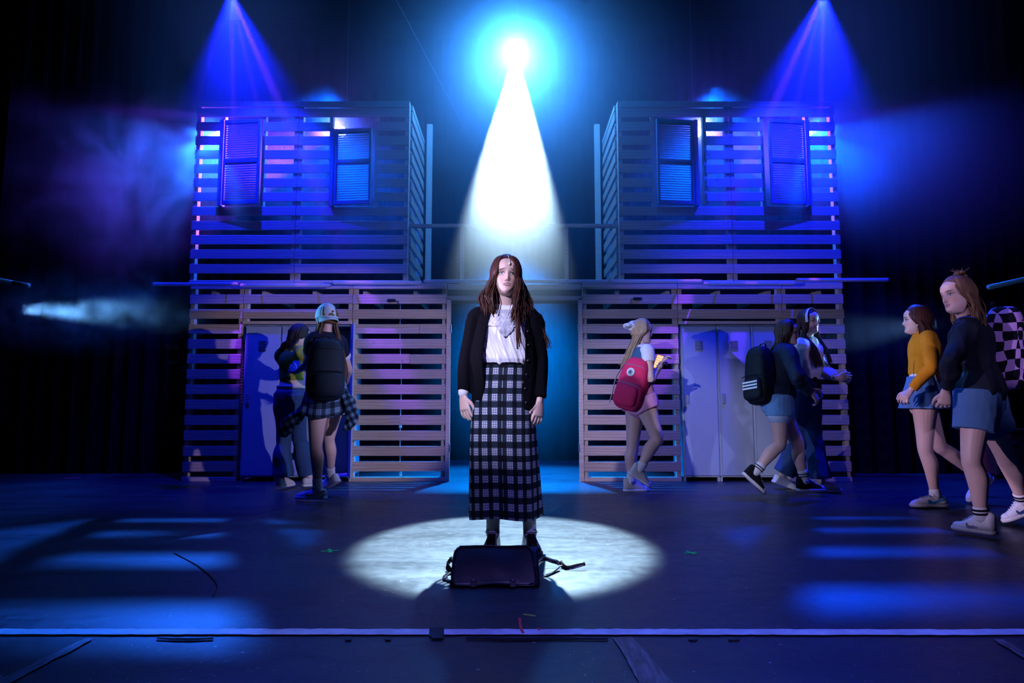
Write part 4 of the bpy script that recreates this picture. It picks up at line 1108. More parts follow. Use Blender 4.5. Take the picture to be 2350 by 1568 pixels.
def backpack(label, p, centre, r, m, pocket_m=None, trim=None, tilt=0.0, out=None, stripes=False, badge=False, straps=True, roll=0.0):
    """hangs on the person's back; x lateral, y outward, z up"""
    out = unit(out if out else -p.f); lat = out.cross(Z)
    Rm = Matrix((lat, out, Z)).transposed() @ Matrix.Rotation(roll, 3, 'Y') @ Matrix.Rotation(tilt, 3, 'X'); c = Vector(centre); trim = trim or BCAN
    t = thing('backpack', label, 'backpack', c); M = Rm.to_4x4()
    def sub(nm, bm, mm, smooth=True, **kw):
        bmesh.ops.recalc_face_normals(bm, faces=bm.faces[:]); return obj(nm, bm, mm, t, smooth=smooth, **kw)
    bm = bmesh.new(); sup(bm, M, r, 0.55, 32, 0.16); b = sub('main_bag', bm, m)
    bm = bmesh.new(); sup(bm, M @ Matrix.Translation((0, r[1] * .62, -r[2] * .48)), (r[0] * .80, r[1] * .62, r[2] * .40), 0.5, 28, .08); sub('front_pocket', bm, pocket_m or m)
    for z, w, y in ((-.10, .78, 1.22), (.62, .66, .80)):
        bm = bmesh.new(); pts = [(M @ Vector((r[0] * w * math.sin(a), r[1] * y * (1 - .10 * math.sin(a) ** 2), r[2] * (z + .05 * math.cos(a)))), .004, .003) for a in np.linspace(-1.4, 1.4, 9)]
        tube(bm, pts, Z, 6, 2); sub('zip', bm, trim)
    bm = bmesh.new(); tube(bm, [(M @ Vector((-.035, -r[1] * .5, r[2] * .93)), .009, .004), (M @ Vector((-.03, -r[1] * .5, r[2] * 1.10)), .009, .004), (M @ Vector((.03, -r[1] * .5, r[2] * 1.10)), .009, .004), (M @ Vector((.035, -r[1] * .5, r[2] * .93)), .009, .004)], M.to_3x3() @ Vector((0, 1, 0)), 8, 4); sub('top_handle', bm, trim)
    if straps:
        for sg, k in ((1, 'R'), (-1, 'L')):
            S_ = p.J['S' + k]; L = (p.J['N'] - S_); q0 = c + M.to_3x3() @ Vector((0, -r[1], r[2] * .75)); s = p.s
            a = S_ + L * .42 + p.up * .048 * s; f1 = S_ + L * .35 + p.f * .108 * s - p.up * .04; f2 = S_ + L * .18 + p.f * .112 * s - p.up * .17; f3 = S_ + L * .0 + p.f * .03 * s - p.up * .30 + p.side * (sg * .012); e = c + M.to_3x3() @ Vector((0, -r[1] * .8, -r[2] * .7)) + p.side * (sg * r[0] * .7)
            bm = bmesh.new(); tube(bm, [(q0 + p.side * (sg * .07), .022, .006), (a - p.f * .05, .026, .007), (a + p.f * .02, .028, .008), (f1, .028, .008), (f2, .024, .007), (f3, .016, .005), (e, .014, .004)], p.side, 10, 4); sub('shoulder_strap', bm, m if badge else trim)
    if stripes:
        for k in range(3):
            bm = bmesh.new(); bm_box(bm, (0, 0, 0), (r[0] * 1.25, .006, .016)); bmesh.ops.transform(bm, matrix=M @ Matrix.Translation((0, r[1] * 1.22, -r[2] * .28 - k * .028)), verts=bm.verts[:]); sub('stripe', bm, WRUB, False)
    if badge:
        q = Vector((r[0] * .05, r[1] * .98, r[2] * .38)); bm = bmesh.new(); bm_cyl(bm, M @ (q - Vector((0, .02, 0))), M @ (q + Vector((0, .006, 0))), .040, seg=32); bd = sub('badge', bm, WRUB, False)
        bm = bmesh.new()
        bm_cyl(bm, M @ (q + Vector((0, .0, 0))), M @ (q + Vector((0, .008, 0))), .026, seg=28); sub('badge_ring', bm, mat('badge_blue', (0.30, 0.45, 0.50), 0.5), False)
        bm = bmesh.new(); vs = []
        for j in range(10):
            rr = (.022 if j % 2 == 0 else .009); a = PI / 2 + j * PI / 5; vs.append((rr * math.cos(a), rr * math.sin(a)))
        f1 = [bm.verts.new(M @ (q + Vector((x, .011, z)))) for x, z in vs]; f0 = [bm.verts.new(M @ (q + Vector((x, .006, z)))) for x, z in vs]
        bm.faces.new(f1); bm.faces.new(f0[::-1])
        for j in range(10): bm.faces.new((f1[j], f1[(j + 1) % 10], f0[(j + 1) % 10], f0[j]))
        sub('badge_star', bm, mat('badge_dark', (0.01, 0.02, 0.04), 0.5), False)
        for sg in (1,):                               # dangling grey side straps
            bm = bmesh.new(); tube(bm, [(M @ Vector((sg * r[0] * .75, r[1] * .5, r[2] * .7)), .012, .003), (M @ Vector((sg * r[0] * 1.05, r[1] * .55, r[2] * .1)), .012, .003), (M @ Vector((sg * r[0] * 1.02, r[1] * .5, -r[2] * .6)), .012, .003), (M @ Vector((sg * r[0] * 1.1, r[1] * .3, -r[2] * .9)), .010, .003)], Rm @ Vector((0, 1, 0)), 8, 4); sub('side_strap', bm, mat('grey_webbing', (0.35, 0.36, 0.42), 0.8))
    return t
# ------------------------------------------------------------------ pink backpack walker (right of the doorway)
def walker_pink():
    Y = 6.3
    p = Person('blonde person in pink shorts and high-top shoes walking right with a pink backpack', (at(1460, 1100, Y).x, Y, 0), (1, .22), 1.0); p.lw = 1.16
    p.toe = {'L': unit((1, .15, 0)), 'R': unit((1, .1, -.62))}
    p.setup(at(1468, 915, Y), at(1471, 797, Y), at(1475, 761, Y), (1, .02, -.10),
            {'R': ((1494, 872, False), (1511, 846, True)), 'L': ((1503, 868, True), (1517, 840, False))},
            {'R': (at(1508, 1006, 6.18), at(1467, 1079, 6.2)), 'L': (at(1452, 1020, 6.36), at(1448, 1107, 6.36))}, roll=0)
    p.body(SKIN, {'R': ((.5, .35, .8), (-.2, .9, .3), 0.9), 'L': ((.35, -.25, .9), (-.2, -.9, .2), 0.8)})
    top_garment(p, 't_shirt', WHITE, .02, .485, .013, .38, .016)
    bm = bmesh.new(); p.torso(bm, .05, .46, .020)
    o = p.part('vest', bm, fabric('teal_vest', (0.05, 0.13, 0.26)), .008, .004)
    shorts(p, fabric('pink_cotton', (0.78, 0.34, 0.50)), .30, .020)
    for k in 'RL': p.sock(k, WHITE, .80)
    p.shoe('L', 'high', WCAN, WRUB, WHITE, 0, 'star', L=.25, lat=1)
    p.shoe('R', 'high', WCAN, WRUB, WHITE, R(-34), L=.25, lat=1)
    long_hair(p, [(130, 200, .12, [(-.07, -.06, -.02, -.07, -.07), (-.06, -.04, -.07, -.13, -.18), (-.04, -.02, -.12, -.19, -.34)]),
                  (200, 270, .12, [(-.06, -.0, -.07, -.10, -.08), (-.05, -.0, -.12, -.15, -.2), (-.03, .0, -.17, -.22, -.36)]),
                  (270, 340, .12, [(.0, .06, -.10, -.07, -.08), (.0, .05, -.15, -.12, -.2), (.0, .03, -.22, -.17, -.36)]),
                  (340, 372, .12, [(.06, .07, -.07, -.04, -.07), (.05, .06, -.12, -.08, -.18), (.02, .04, -.18, -.14, -.32)])], 90, 11, H_BLO, label='long pale blonde hair')
    bm = bmesh.new(); c = p.head_pt(0, -.105, .045)
    for i in range(14):
        a = 2 * PI * i / 14; ball(bm, c + p.HR @ Vector((.040 * math.cos(a), -.012 * math.sin(3 * a), .030 * math.sin(a))), .026, None, 10, 6)
    for sg in (-1, 1): ball(bm, c + p.HR @ Vector((sg * .035, -.045, -.005)), (.045, .040, .026), p.HR, 12, 8)
    p.part('hair_scrunchie', bm, WHITE, .006, .004, 2, 30, (1, 1, 1), label='big white fabric bow')
    c = p.J['P'].lerp(p.J['N'], .30) - p.f * 0.205 - p.side * -0.03
    backpack('bright pink backpack with a round star badge, worn by the blonde person', p, at(1453, 882, Y - .12), (.155, .10, .255), fabric('pink_canvas', (0.75, 0.035, 0.13), 0.85), None, mat('grey_trim', (0.16, 0.18, 0.24), 0.7), R(10), unit((-.62, -.78, 0)), badge=True, roll=R(-14))
    # phone held up in front
    q = (p.J['WR'] + p.J['WL']) / 2 + Vector((.02, -.01, .085)); q = at(1511, 831, Y + .02)
    t = thing('phone', 'glowing phone held up by the blonde person with the pink backpack', 'phone', q)
    rot = Matrix.Rotation(R(22), 3, 'Y') @ Matrix.Rotation(R(-25), 3, 'Z')
    boxobj('case', (0, 0, 0), (.075, .009, .150), BLACK, t, .003, rot)
    boxobj('screen', rot @ Vector((0, -.0055, 0)), (.066, .002, .138), mat('phone_screen', (0.1, 0.05, 0.02), .2, emit=(1.0, 0.55, 0.22), es=0.9), t, 0, rot)
    for k in range(5):
        boxobj('tile', rot @ Vector((0, -.007, .05 - .024 * k)), (.052, .001, .012), mat('phone_tile', (0.1, 0.05, 0.02), .2, emit=(1.0, 0.85, 0.6), es=1.0), t, 0, rot)
    return p
PPL['pink'] = walker_pink()
# ------------------------------------------------------------------ dark jacket, denim shorts, striped backpack
def walker_dark():
    Y = 5.98
    p = Person('long-haired person in a dark jacket and light denim shorts striding right past the lockers', (at(1785, 1100, Y).x, Y, 0), (.97, -.10), .98); p.lw = 1.12
    p.toe = {'L': unit((1, 0, 0)), 'R': unit((.72, 0, -.70))}
    p.setup(at(1781, 912, Y), at(1801, 801, Y), at(1808, 764, Y), (.90, -.42, -.08),
            {'R': ((1829, 868, False), (1864, 903, True)), 'L': ((1836, 862, True), (1862, 892, True))},
            {'R': (at(1790, 1018, 5.88), at(1732, 1086, 5.9)), 'L': (at(1829, 1014, 6.04), at(1847, 1106, 6.04))})
    p.body(SKIN_SMILE, {'R': ((.6, .1, -.75), (.5, .5, .4), 0.8), 'L': ((.6, -.1, -.7), (.5, -.5, .4), 0.8)})
    top_garment(p, 't_shirt', WHITE, .05, .495, .008, .3, .006, wr=.002)
    top_garment(p, 'jacket', fabric('navy_jacket', (0.014, 0.022, 0.040), .7), -.02, .475, .032, 1.92, .030, wr=.014, infw=.022, flare=lambda z: .02 * math.exp(-((z - .08) / .08) ** 2), label='loose dark bomber jacket')
    shorts(p, LDENIM, .42, .024, label='light blue denim shorts')
    bm = bmesh.new()
    for k in 'RL':
        H, K = p.J['h' + k], p.J['K' + k]; q = H.lerp(K, .42)
        tube(bm, [(q - (K - H).normalized() * .006, .100, .104), (q + (K - H).normalized() * .006, .101, .105)], p.side, 28, 1)
    p.raw('frayed_hem', bm, fabric('pale_denim_edge', (0.5, 0.62, 0.75)))
    for k in 'RL': p.sock(k, WHITE, .74)
    for k in 'RL':
        K, A = p.J['K' + k], p.J['A' + k]
        for t in (.80, .86): bm = bmesh.new(); q = K.lerp(A, t); d = (A - K).normalized() * .004; tube(bm, [(q - d, .044, .047), (q + d, .0435, .0465)], p.side, 24, 1, 'flat'); p.raw('sock_stripe', bm, BCAN)
    p.shoe('L', 'high', BCAN, WRUB, WHITE, 0, 'star', L=.265, lat=1)
    p.shoe('R', 'high', BCAN, WRUB, WHITE, R(-44), L=.265, lat=1)
    long_hair(p, [(125, 200, .12, [(-.075, -.07, .0, -.07, -.07), (-.07, -.05, -.05, -.13, -.18), (-.05, -.02, -.13, -.24, -.36), (-.05, -.02, -.19, -.32, -.50)]),
                  (200, 270, .12, [(-.07, -.0, -.07, -.11, -.08), (-.06, -.0, -.12, -.17, -.2), (-.03, .0, -.2, -.27, -.36), (-.03, .0, -.28, -.36, -.5)]),
                  (270, 340, .12, [(.0, .07, -.11, -.07, -.08), (.0, .06, -.17, -.12, -.2), (.0, .03, -.27, -.2, -.36), (.0, .03, -.36, -.28, -.5)]),
                  (340, 378, .12, [(.07, .078, -.07, .0, -.07), (.06, .07, -.12, -.05, -.18), (.03, .05, -.2, -.12, -.32)])], 130, 12, H_BRN, label='very long straight brown hair streaming behind')
    backpack('black backpack with three white stripes on the person in the dark jacket', p, at(1743, 862, Y - .03), (.145, .095, .27), fabric('black_nylon', (0.008, 0.009, 0.013), .6), None, None, R(6), unit((-1, -.42, 0)), stripes=True, roll=R(6))
    return p
PPL['dark'] = walker_dark()
# ------------------------------------------------------------------ headband, pale hoodie
def walker_headband():
    Y = 6.42
    p = Person('person with a white headband, pale hooded top and dark flared jeans reaching right', (at(1850, 1100, Y).x, Y, 0), (.75, -.62), 1.04)
    p.toe = {'L': unit((1, -.25, 0)), 'R': unit((.9, 0, -.35))}
    p.setup(at(1851, 898, Y), at(1853, 786, Y), at(1857, 739, Y - .03), (.48, -.87, .0),
            {'L': ((1893, 852, False), (1920, 867, False)), 'R': ((1836, 868, True), (1852, 892, True))},
            {'L': (at(1868, 1010, 6.36), at(1884, 1106, 6.3)), 'R': (at(1838, 1010, 6.5), at(1795, 1093, 6.55))}, roll=R(2), hs=.99)
    p.body(SKIN, {'L': ((1, -.1, -.1), (0, -.2, 1), 0.9), 'R': ((.6, 0, -.8), (.6, -.6, 0), .5)})
    top_garment(p, 'hooded_top', fabric('pale_fleece', (0.62, 0.64, 0.66), .95), .12, .485, .030, 1.90, .024, wr=.014, infw=.018, flare=lambda z: .015 * math.exp(-((z - .15) / .05) ** 2), label='cropped pale hooded top')
    bm = bmesh.new(); tube(bm, [(p.J['N'] - p.f * .07 + Z * .0, .055, .03), (p.J['N'] + Z * .02 - p.f * .045 + p.side * .07, .035, .03), (p.J['N'] + p.f * .05 + p.side * .05 - Z * .01, .03, .02)], p.side, 12, 4)
    tube(bm, [(p.J['N'] - p.f * .07 + Z * .0, .055, .03), (p.J['N'] + Z * .02 - p.f * .045 - p.side * .07, .035, .03), (p.J['N'] + p.f * .05 - p.side * .05 - Z * .01, .03, .02)], p.side, 12, 4)
    p.part('hood', bm, MATS['pale_fleece'], .008, .006)
    bm = bmesh.new(); p.torso(bm, -.02, .16, .014); p.part('black_top', bm, BCAN, .008, .004, label='black hem of an under-top')
    shorts(p, DKDENIM, 1.93, .014, 'flared_jeans', .009, .008, .055, .05, label='dark flared jeans')
    for k, a in (('L', 0), ('R', -20)): p.shoe(k, 'low', WLEA, WRUB, WHITE, R(a))
    long_hair(p, [(150, 190, .12, [(-.075, -.085, .02, .0, -.06), (-.085, -.10, .04, .0, -.15), (-.07, -.12, .12, .06, -.26), (-.05, -.12, .165, .12, -.40)]),
                  (190, 270, .12, [(-.08, -.0, -.06, -.11, -.08), (-.09, .0, -.08, -.14, -.2), (-.10, .0, -.13, -.18, -.33)]),
                  (270, 350, .12, [(.0, .08, -.11, -.06, -.08), (.0, .09, -.14, -.08, -.2), (.0, .10, -.18, -.13, -.33)]),
                  (-10, 28, .12, [(.085, .076, .0, .03, -.06), (.10, .085, .0, .04, -.15), (.12, .07, .06, .12, -.26), (.12, .05, .12, .165, -.42)])], 110, 13, H_BRN, wave=.005, label='long straight brown hair over both shoulders')
    bm = bmesh.new(); pts = []
    for i in range(25):
        a = -PI * .05 + PI * 1.1 * i / 24; pts.append((p.head_pt(math.cos(a) * .086, .030 - .01 * math.sin(a), .012 + math.sin(a) * .114 if math.sin(a) > -0.2 else 0), .024, .004))
    tube(bm, pts, p.HR @ Vector((0, 1, .3)), 10, 2); p.raw('headband', bm, WHITE, label='wide white headband')
    return p
PPL['headband'] = walker_headband()
# ------------------------------------------------------------------ mustard cardigan, blue skirt
def walker_mustard():
    Y = 5.38
    p = Person('auburn-haired person in a mustard jumper and short blue skirt walking left', (at(2125, 1150, Y).x, Y, 0), (-.92, .38), 1.01); p.lw = 1.06
    p.toe = {'L': unit((-1, 0, 0)), 'R': unit((-.75, 0, -.66))}
    p.setup(at(2117, 908, Y), at(2121, 768, Y), at(2102, 735, Y), (-.88, .46, 0.02),
            {'L': ((2138, 842, False), (2084, 903, False)), 'R': ((2128, 842, True), (2108, 900, True))},
            {'L': (at(2123, 1026, 5.32), at(2147, 1138, 5.34)), 'R': (at(2155, 1022, 5.5), at(2246, 1097, 5.55))}, hs=1.0)
    p.body(SKIN, {'L': ((-.75, -.1, -.65), (-.4, .8, .3), 0.9), 'R': ((-.5, 0, -.8), (-.6, -.5, .3), .7)})
    bm = bmesh.new(); p.torso(bm, .05, .44, .006); p.part('tank_top', bm, WHITE, .008, .001, label='white tank top showing at the waist')
    top_garment(p, 'jumper', fabric('mustard_knit', (0.62, 0.25, 0.012), .95, .4, 120, (0.42, 0.16, 0.01)), .15, .485, .016, 1.92, .016, wr=.006, infw=.014, label='mustard yellow cropped jumper')
    rows = [(.155, .128, .100), (.10, .150, .112), (.0, .185, .145), (-.06, .198, .158), (-.105, .208, .170)]
    a = catmull(rows, 5); n = 96; rings = []
    for i, (z, rx, ry) in enumerate(a):
        t = i / (len(a) - 1); rings.append([p.J['P'] + Z * z + p.side * (math.cos(2 * PI * j / n) * rx * (1 + .05 * t * math.sin(12 * 2 * PI * j / n))) + p.f * (math.sin(2 * PI * j / n) * ry * (1 + .05 * t * math.sin(12 * 2 * PI * j / n + 1))) for j in range(n)])
    o = p.add(link('skirt', rings_mesh('skirt', rings, True, thick=.004), DENIM, None, True)); o['label'] = 'short flared blue skirt'
    for k in 'RL': p.sock(k, WHITE, .90)
    tick = mat('tick_blue', (0.03, 0.30, 0.62), .5)
    p.shoe('L', 'low', WLEA, WRUB, fabric('grey_lace', (.35, .34, .36)), 0, 'tick', tick, L=.29, lat=-1, label='white trainer with a blue side tick')
    p.shoe('R', 'low', WLEA, WRUB, WHITE, R(-42), 'tick', tick, L=.29, lat=-1)
    long_hair(p, [(168, 200, .12, [(-.075, -.07, -.02, -.07, -.07), (-.075, -.06, -.02, -.10, -.18), (-.07, -.05, .02, -.12, -.34), (-.06, -.04, .04, -.13, -.48)]),
                  (200, 270, .12, [(-.07, -.0, -.07, -.11, -.08), (-.07, -.0, -.10, -.15, -.2), (-.06, .0, -.12, -.18, -.36), (-.05, .0, -.12, -.2, -.5)]),
                  (270, 340, .12, [(.0, .07, -.11, -.07, -.08), (.0, .07, -.15, -.10, -.2), (.0, .06, -.18, -.12, -.36), (.0, .05, -.2, -.12, -.5)]),
                  (-20, 20, .12, [(.075, .07, -.05, .0, -.07), (.075, .07, -.03, .02, -.18), (.08, .07, .03, .06, -.34)])], 120, 14, H_AUB, label='long auburn hair')
    bm = bmesh.new(); ball(bm, p.head_pt(-.080, -.004, -.050), .006); p.raw('earring', bm, WLEA)
    return p
PPL['mustard'] = walker_mustard()
# ------------------------------------------------------------------ checkered backpack
def walker_check():
    Y = 4.24
    p = Person('person with a hair bun, dark jacket and denim shorts walking left, far right', (at(2250, 1200, Y).x, Y, 0), (-.76, .65), 1.0); p.lw = 1.12
    p.toe = {'L': unit((-.55, .85, 0)), 'R': unit((-.8, .3, -.5))}
    p.setup(at(2248, 906, Y), at(2224, 742, Y), at(2196, 678, Y - .04), (-1, -.10, -.04),
            {'L': ((2184, 826, False), (2170, 898, True)), 'R': ((2235, 826, True), (2215, 890, True))},
            {'L': (at(2230, 1050, 4.16), at(2254, 1192, 4.18)), 'R': (at(2306, 1045, 4.42), at(2348, 1152, 4.55))}, roll=R(5), hs=1.04)
    p.body(SKIN_SMILE, {'L': ((-.1, .1, -1), (-.7, .3, 0), 1.0), 'R': ((-.3, 0, -1), (-.7, .3, 0), .6)}, .0046)
    top_garment(p, 'jacket', fabric('dark_bomber', (0.012, 0.016, 0.028), .6), -.04, .48, .026, 1.90, .024, .007, .016, infw=.020, flare=lambda z: .02 * math.exp(-((z - .05) / .08) ** 2), label='dark bomber jacket with blue shoulder stripes')
    S_ = p.J['SL']
    bm = bmesh.new()
    for k in range(3):
        o_ = S_ + p.up * (.085 - .022 * k) - p.side * (.0 + .014 * k)
        tube(bm, [(o_ - p.f * .045 - p.up * .012, .006, .002), (o_, .006, .002), (o_ + p.f * .05 - p.up * .012, .006, .002)], p.side, 6, 3)
    p.raw('shoulder_stripes', bm, mat('stripe_blue', (0.05, 0.08, 0.75), .5))
    shorts(p, DENIM, .58, .026, label='long blue denim shorts', vox=.007)
    for k in 'RL': p.sock(k, WHITE, .83)
    for k in 'RL':
        K, A = p.J['K' + k], p.J['A' + k]
        for t in (.84, .90): bm = bmesh.new(); q = K.lerp(A, t); d = (A - K).normalized() * .006; tube(bm, [(q - d, .0445, .0475), (q + d, .044, .047)], p.side, 24, 1, 'flat'); p.raw('sock_stripe', bm, BCAN)
    tick = mat('tick_navy', (0.03, 0.06, 0.20), .5)
    p.shoe('L', 'high', WLEA, WRUB, WHITE, 0, 'tick', tick, lat=-1); p.shoe('R', 'high', WLEA, WRUB, WHITE, R(-24), 'tick', tick, lat=-1)
    long_hair(p, [(158, 200, .12, [(-.078, -.075, -.02, -.06, -.06), (-.09, -.085, -.03, -.07, -.14), (-.09, -.08, -.05, -.10, -.24)]),
                  (200, 270, .12, [(-.08, -.0, -.07, -.11, -.08), (-.09, -.0, -.09, -.13, -.16), (-.09, .0, -.1, -.14, -.28)]),
                  (270, 340, .12, [(.0, .08, -.11, -.07, -.08), (.0, .09, -.13, -.09, -.16), (.0, .09, -.14, -.1, -.28)]),
                  (-20, 15, .12, [(.078, .074, -.06, -.02, -.06), (.08, .07, -.06, -.03, -.14), (.07, .06, -.08, -.05, -.22)])], 110, 15, H_DBL, (.011, .005), .014, label='curly dark blonde hair')
    bm = bmesh.new(); c = p.head_pt(0, -.045, .125)
    for i in range(20):
        a = i * 2.4; r_ = .030 * math.sqrt((i + 1) / 20); ball(bm, c + Vector((r_ * math.cos(a), r_ * math.sin(a), .018 * math.sin(i * 1.3) + .012)), (.014, .014, .012), None, 8, 6)
    for i in range(6): a = i * 1.1; tube(bm, [(c, .005, .004), (c + Vector((.03 * math.cos(a), .03 * math.sin(a), .03)), .004, .003), (c + Vector((.055 * math.cos(a), .05 * math.sin(a), .045)), .002, .002)], Z, 6, 3)
    p.raw('hair_bun', bm, H_DBL)
    m = fabric('checker_cloth', (0.5, 0.3, 0.6), .9); t = NT(m)
    tc = t.n('ShaderNodeTexCoord'); ck = t.n('ShaderNodeTexChecker', _Scale=16.0)
    ck.inputs['Color1'].default_value = (0.52, 0.30, 0.62, 1); ck.inputs['Color2'].default_value = (0.006, 0.006, 0.012, 1)
    w = t.n('ShaderNodeTexNoise', _Scale=7.0, _Detail=1.0); t.l(tc.outputs['Object'], w.inputs['Vector'])
    mx = t.n('ShaderNodeVectorMath', operation='MULTIPLY_ADD'); mx.inputs[1].default_value = (.05, .05, .05); t.l(w.outputs['Color'], mx.inputs[0]); t.l(tc.outputs['Object'], mx.inputs[2]); t.l(mx.outputs[0], ck.inputs['Vector'])
    t.l(ck.outputs['Color'], t.b.inputs['Base Color'])
    backpack('lilac and black checkered backpack worn by the smiling person at the right edge', p, at(2304, 800, Y + .06), (.165, .13, .275), m, m, BCAN, R(-4), unit((.78, -.62, 0)))
    return p
PPL['check'] = walker_check()
# ------------------------------------------------------------------ cap, plaid shirt round the waist
def flannel():
    if 'flannel_sleeve' in MATS: return MATS['flannel_sleeve']
    m = mat('flannel_sleeve', (0.03, 0.05, 0.09), .9, spec=.2); t = NT(m); tc = t.n('ShaderNodeTexCoord'); sp = t.n('ShaderNodeSeparateXYZ'); t.l(tc.outputs['Object'], sp.inputs[0])
    a = t.math('ADD', sp.outputs[0], t.math('MULTIPLY', sp.outputs[2], .5)); b = t.math('SUBTRACT', sp.outputs[2], t.math('MULTIPLY', sp.outputs[0], .5))
    A = t.math('LESS_THAN', t.math('FRACT', t.math('MULTIPLY', a, 17)), .5); B = t.math('LESS_THAN', t.math('FRACT', t.math('MULTIPLY', b, 15)), .5)
    c = t.mix(t.math('MAXIMUM', A, B), (0.006, 0.010, 0.022), (0.025, 0.05, 0.10)); c = t.mix(t.math('MULTIPLY', A, B), c, (0.12, 0.22, 0.32)); t.l(c, t.b.inputs['Base Color']); return m
def walker_cap():
    Y = 5.7
    p = Person('person in a pale cap with a plaid shirt tied round the waist, walking away left', (at(740, 1120, Y).x, Y, 0), (-.76, .65), 1.02); p.lw = 1.08
    p.toe = {'L': unit((-1, .12, 0)), 'R': unit((-.8, .5, -.35))}
    p.setup(at(751, 906, Y), at(749, 769, Y), at(749, 731, Y + .01), (-.60, .80, .02),
            {'L': ((703, 838, True), (683, 852, True)), 'R': ((800, 848, True), (796, 872, True))},
            {'L': (at(725, 1018, 5.66), at(729, 1122, 5.68)), 'R': (at(754, 1004, 5.84), at(759, 1092, 5.98))}, sw=.140)
    p.body(SKIN, {'L': ((-.9, .3, .25), (.1, .2, 1), 0.7), 'R': ((-.4, .8, -.2), (-.4, -.2, 1), .7)})
    top_garment(p, 't_shirt', fabric('navy_cotton', (0.012, 0.018, 0.045)), .05, .485, -.0 + .010, .50, .010, wr=.006, label='navy t-shirt with white edging')
    bm = bmesh.new()
    for k in 'RL':
        S_, E = p.J['S' + k], p.J['E' + k]; q = S_.lerp(E, .5); d = (E - S_).normalized() * .005; tube(bm, [(q - d, .056, .058), (q + d, .056, .058)], p.f, 24, 1)
    pts = [(p.J['N'] + p.side * (.066 * math.cos(a)) + p.f * (.058 * math.sin(a)) + Z * (-.004), .007, .005) for a in np.linspace(0, 2 * PI, 25)]
    tube(bm, pts, Z, 8, 1); p.raw('edging', bm, WHITE)
    shorts(p, LDENIM, .40, .022)
    pl = plaid_mat('dark_plaid_flannel', .075, .085, (0.20, 0.34, 0.50), (0.03, 0.06, 0.11), (0.008, 0.012, 0.022))
    rows = [(.10, .150, .118), (.04, .185, .140), (-.04, .205, .160), (-.12, .225, .175), (-.17, .235, .180)]
    a = catmull(rows, 5); n = 110; rings = []; P0 = p.J['P']
    for i, (z, rx, ry) in enumerate(a):
        t = i / (len(a) - 1); r_ = []
        for j in range(n + 1):
            th = R(-68 + 316 * j / n) + PI; fo = 1 + .05 * t * math.sin(7 * th) + .025 * t * math.sin(13 * th)
            r_.append(P0 + Z * (z - .03 * t * math.sin(2 * th)) + p.side * (math.cos(th) * rx * fo) + p.f * (math.sin(th) * ry * fo))
        rings.append(r_)
    o = p.add(link('tied_shirt', rings_mesh('tied_shirt', rings, False, thick=.006, uv=lambda i, j: (j * .0105, i * .0135)), pl, None, True)); o['label'] = 'dark blue plaid shirt tied round the waist'
    for (q0, q1, q2, q3) in (((708, 905), (690, 945), (662, 970), (648, 998)), ((782, 900), (800, 925), (806, 955), (796, 985))):
        bm = bmesh.new(); tube(bm, [(at(*q0, Y - .05), .030, .02), (at(*q1, Y - .1), .050, .028), (at(*q2, Y - .1), .060, .030), (at(*q3, Y - .08), .042, .025)], (1, 0, 0), 18, 4)
        me = remeshed('shirt_sleeve', bm, .007, 2); wrinkle(me, .018, 16, (1, 1, .6), 4); me.materials.clear(); me.materials.append(flannel()); p.add(link('shirt_sleeve', me, None, None, True))
    for k in 'RL': p.sock(k, WHITE, .80)
    p.shoe('L', 'low', WLEA, WRUB, BCAN, 0, 'tick', mat('tick_grey', (.35, .2, .2), .5), L=.27, lat=-1); p.shoe('R', 'low', WLEA, WRUB, WHITE, R(-24), L=.27)
    long_hair(p, [(150, 235, .10, [(-.080, -.06, .0, -.07, -.07), (-.10, -.07, .0, -.08, -.15), (-.12, -.08, .02, -.05, -.25)])], 26, 16, H_DBL, label='long loose hair under the cap', full=True)
    bm = bmesh.new(); p.locks(bm, [(-60, 20, .10, [(.05, .09, -.08, .0, -.07), (.09, .12, -.07, .0, -.18), (.13, .165, -.06, .0, -.32), (.15, .19, -.05, .0, -.46), (.15, .17, -.05, -.0, -.56)])], 44, 17, (.012, .004), .006)
    p.raw('hair', bm, H_DBL, label='long hair falling over the right shoulder')
    # cap
    bm = bmesh.new(); rings = []; n = 40
    for i in range(12):
        ph = i / 11 * PI * .53; z = math.cos(ph) * .122 + .012; rr = math.sin(ph)
        rings.append([bm.verts.new(p.head_pt(math.cos(2 * PI * j / n) * rr * .094, math.sin(2 * PI * j / n) * rr * .112 - .006, z)) for j in range(n)])
    for A, B in zip(rings, rings[1:]):
        for j in range(n): bm.faces.new((A[j], A[(j + 1) % n], B[(j + 1) % n], B[j]))
    bm.faces.new(rings[0]); 
    pale = fabric('pale_cap_cloth', (0.55, 0.70, 0.76), .9)
    c = p.raw('cap', bm, pale, label='pale blue baseball cap')
    bm = bmesh.new()
    fr = [[bm.verts.new(p.head_pt(math.sin(a) * (.092 + .006 * q), -math.cos(a) * (.108 + .060 * q) , .006 - .026 * q - .03 * abs(math.sin(a)) ** 2 * q - dz)) for a in np.linspace(-1.15, 1.15, 15)] for q, dz in ((0, 0), (.5, 0), (1, 0), (1, .004), (.5, .004), (0, .004))]
    for A, B in zip(fr, fr[1:] + fr[:1]):
        for j in range(14): bm.faces.new((A[j], A[j + 1], B[j + 1], B[j]))
    p.raw('brim', bm, pale, parent=None)
    bm = bmesh.new(); tube(bm, [(p.head_pt(math.sin(a) * .094, -math.cos(a) * .117 - .006, .006), .008, .003) for a in np.linspace(-1.0, 1.0, 9)], Z, 8, 2); p.raw('cap_strap', bm, pale)
    bm = bmesh.new(); ball(bm, p.head_pt(.012, -.112, .052), (.012, .012, .009)); p.raw('cap_emblem', bm, mat('red_stitch', (0.35, 0.03, 0.04), .8), label='small dark red emblem')
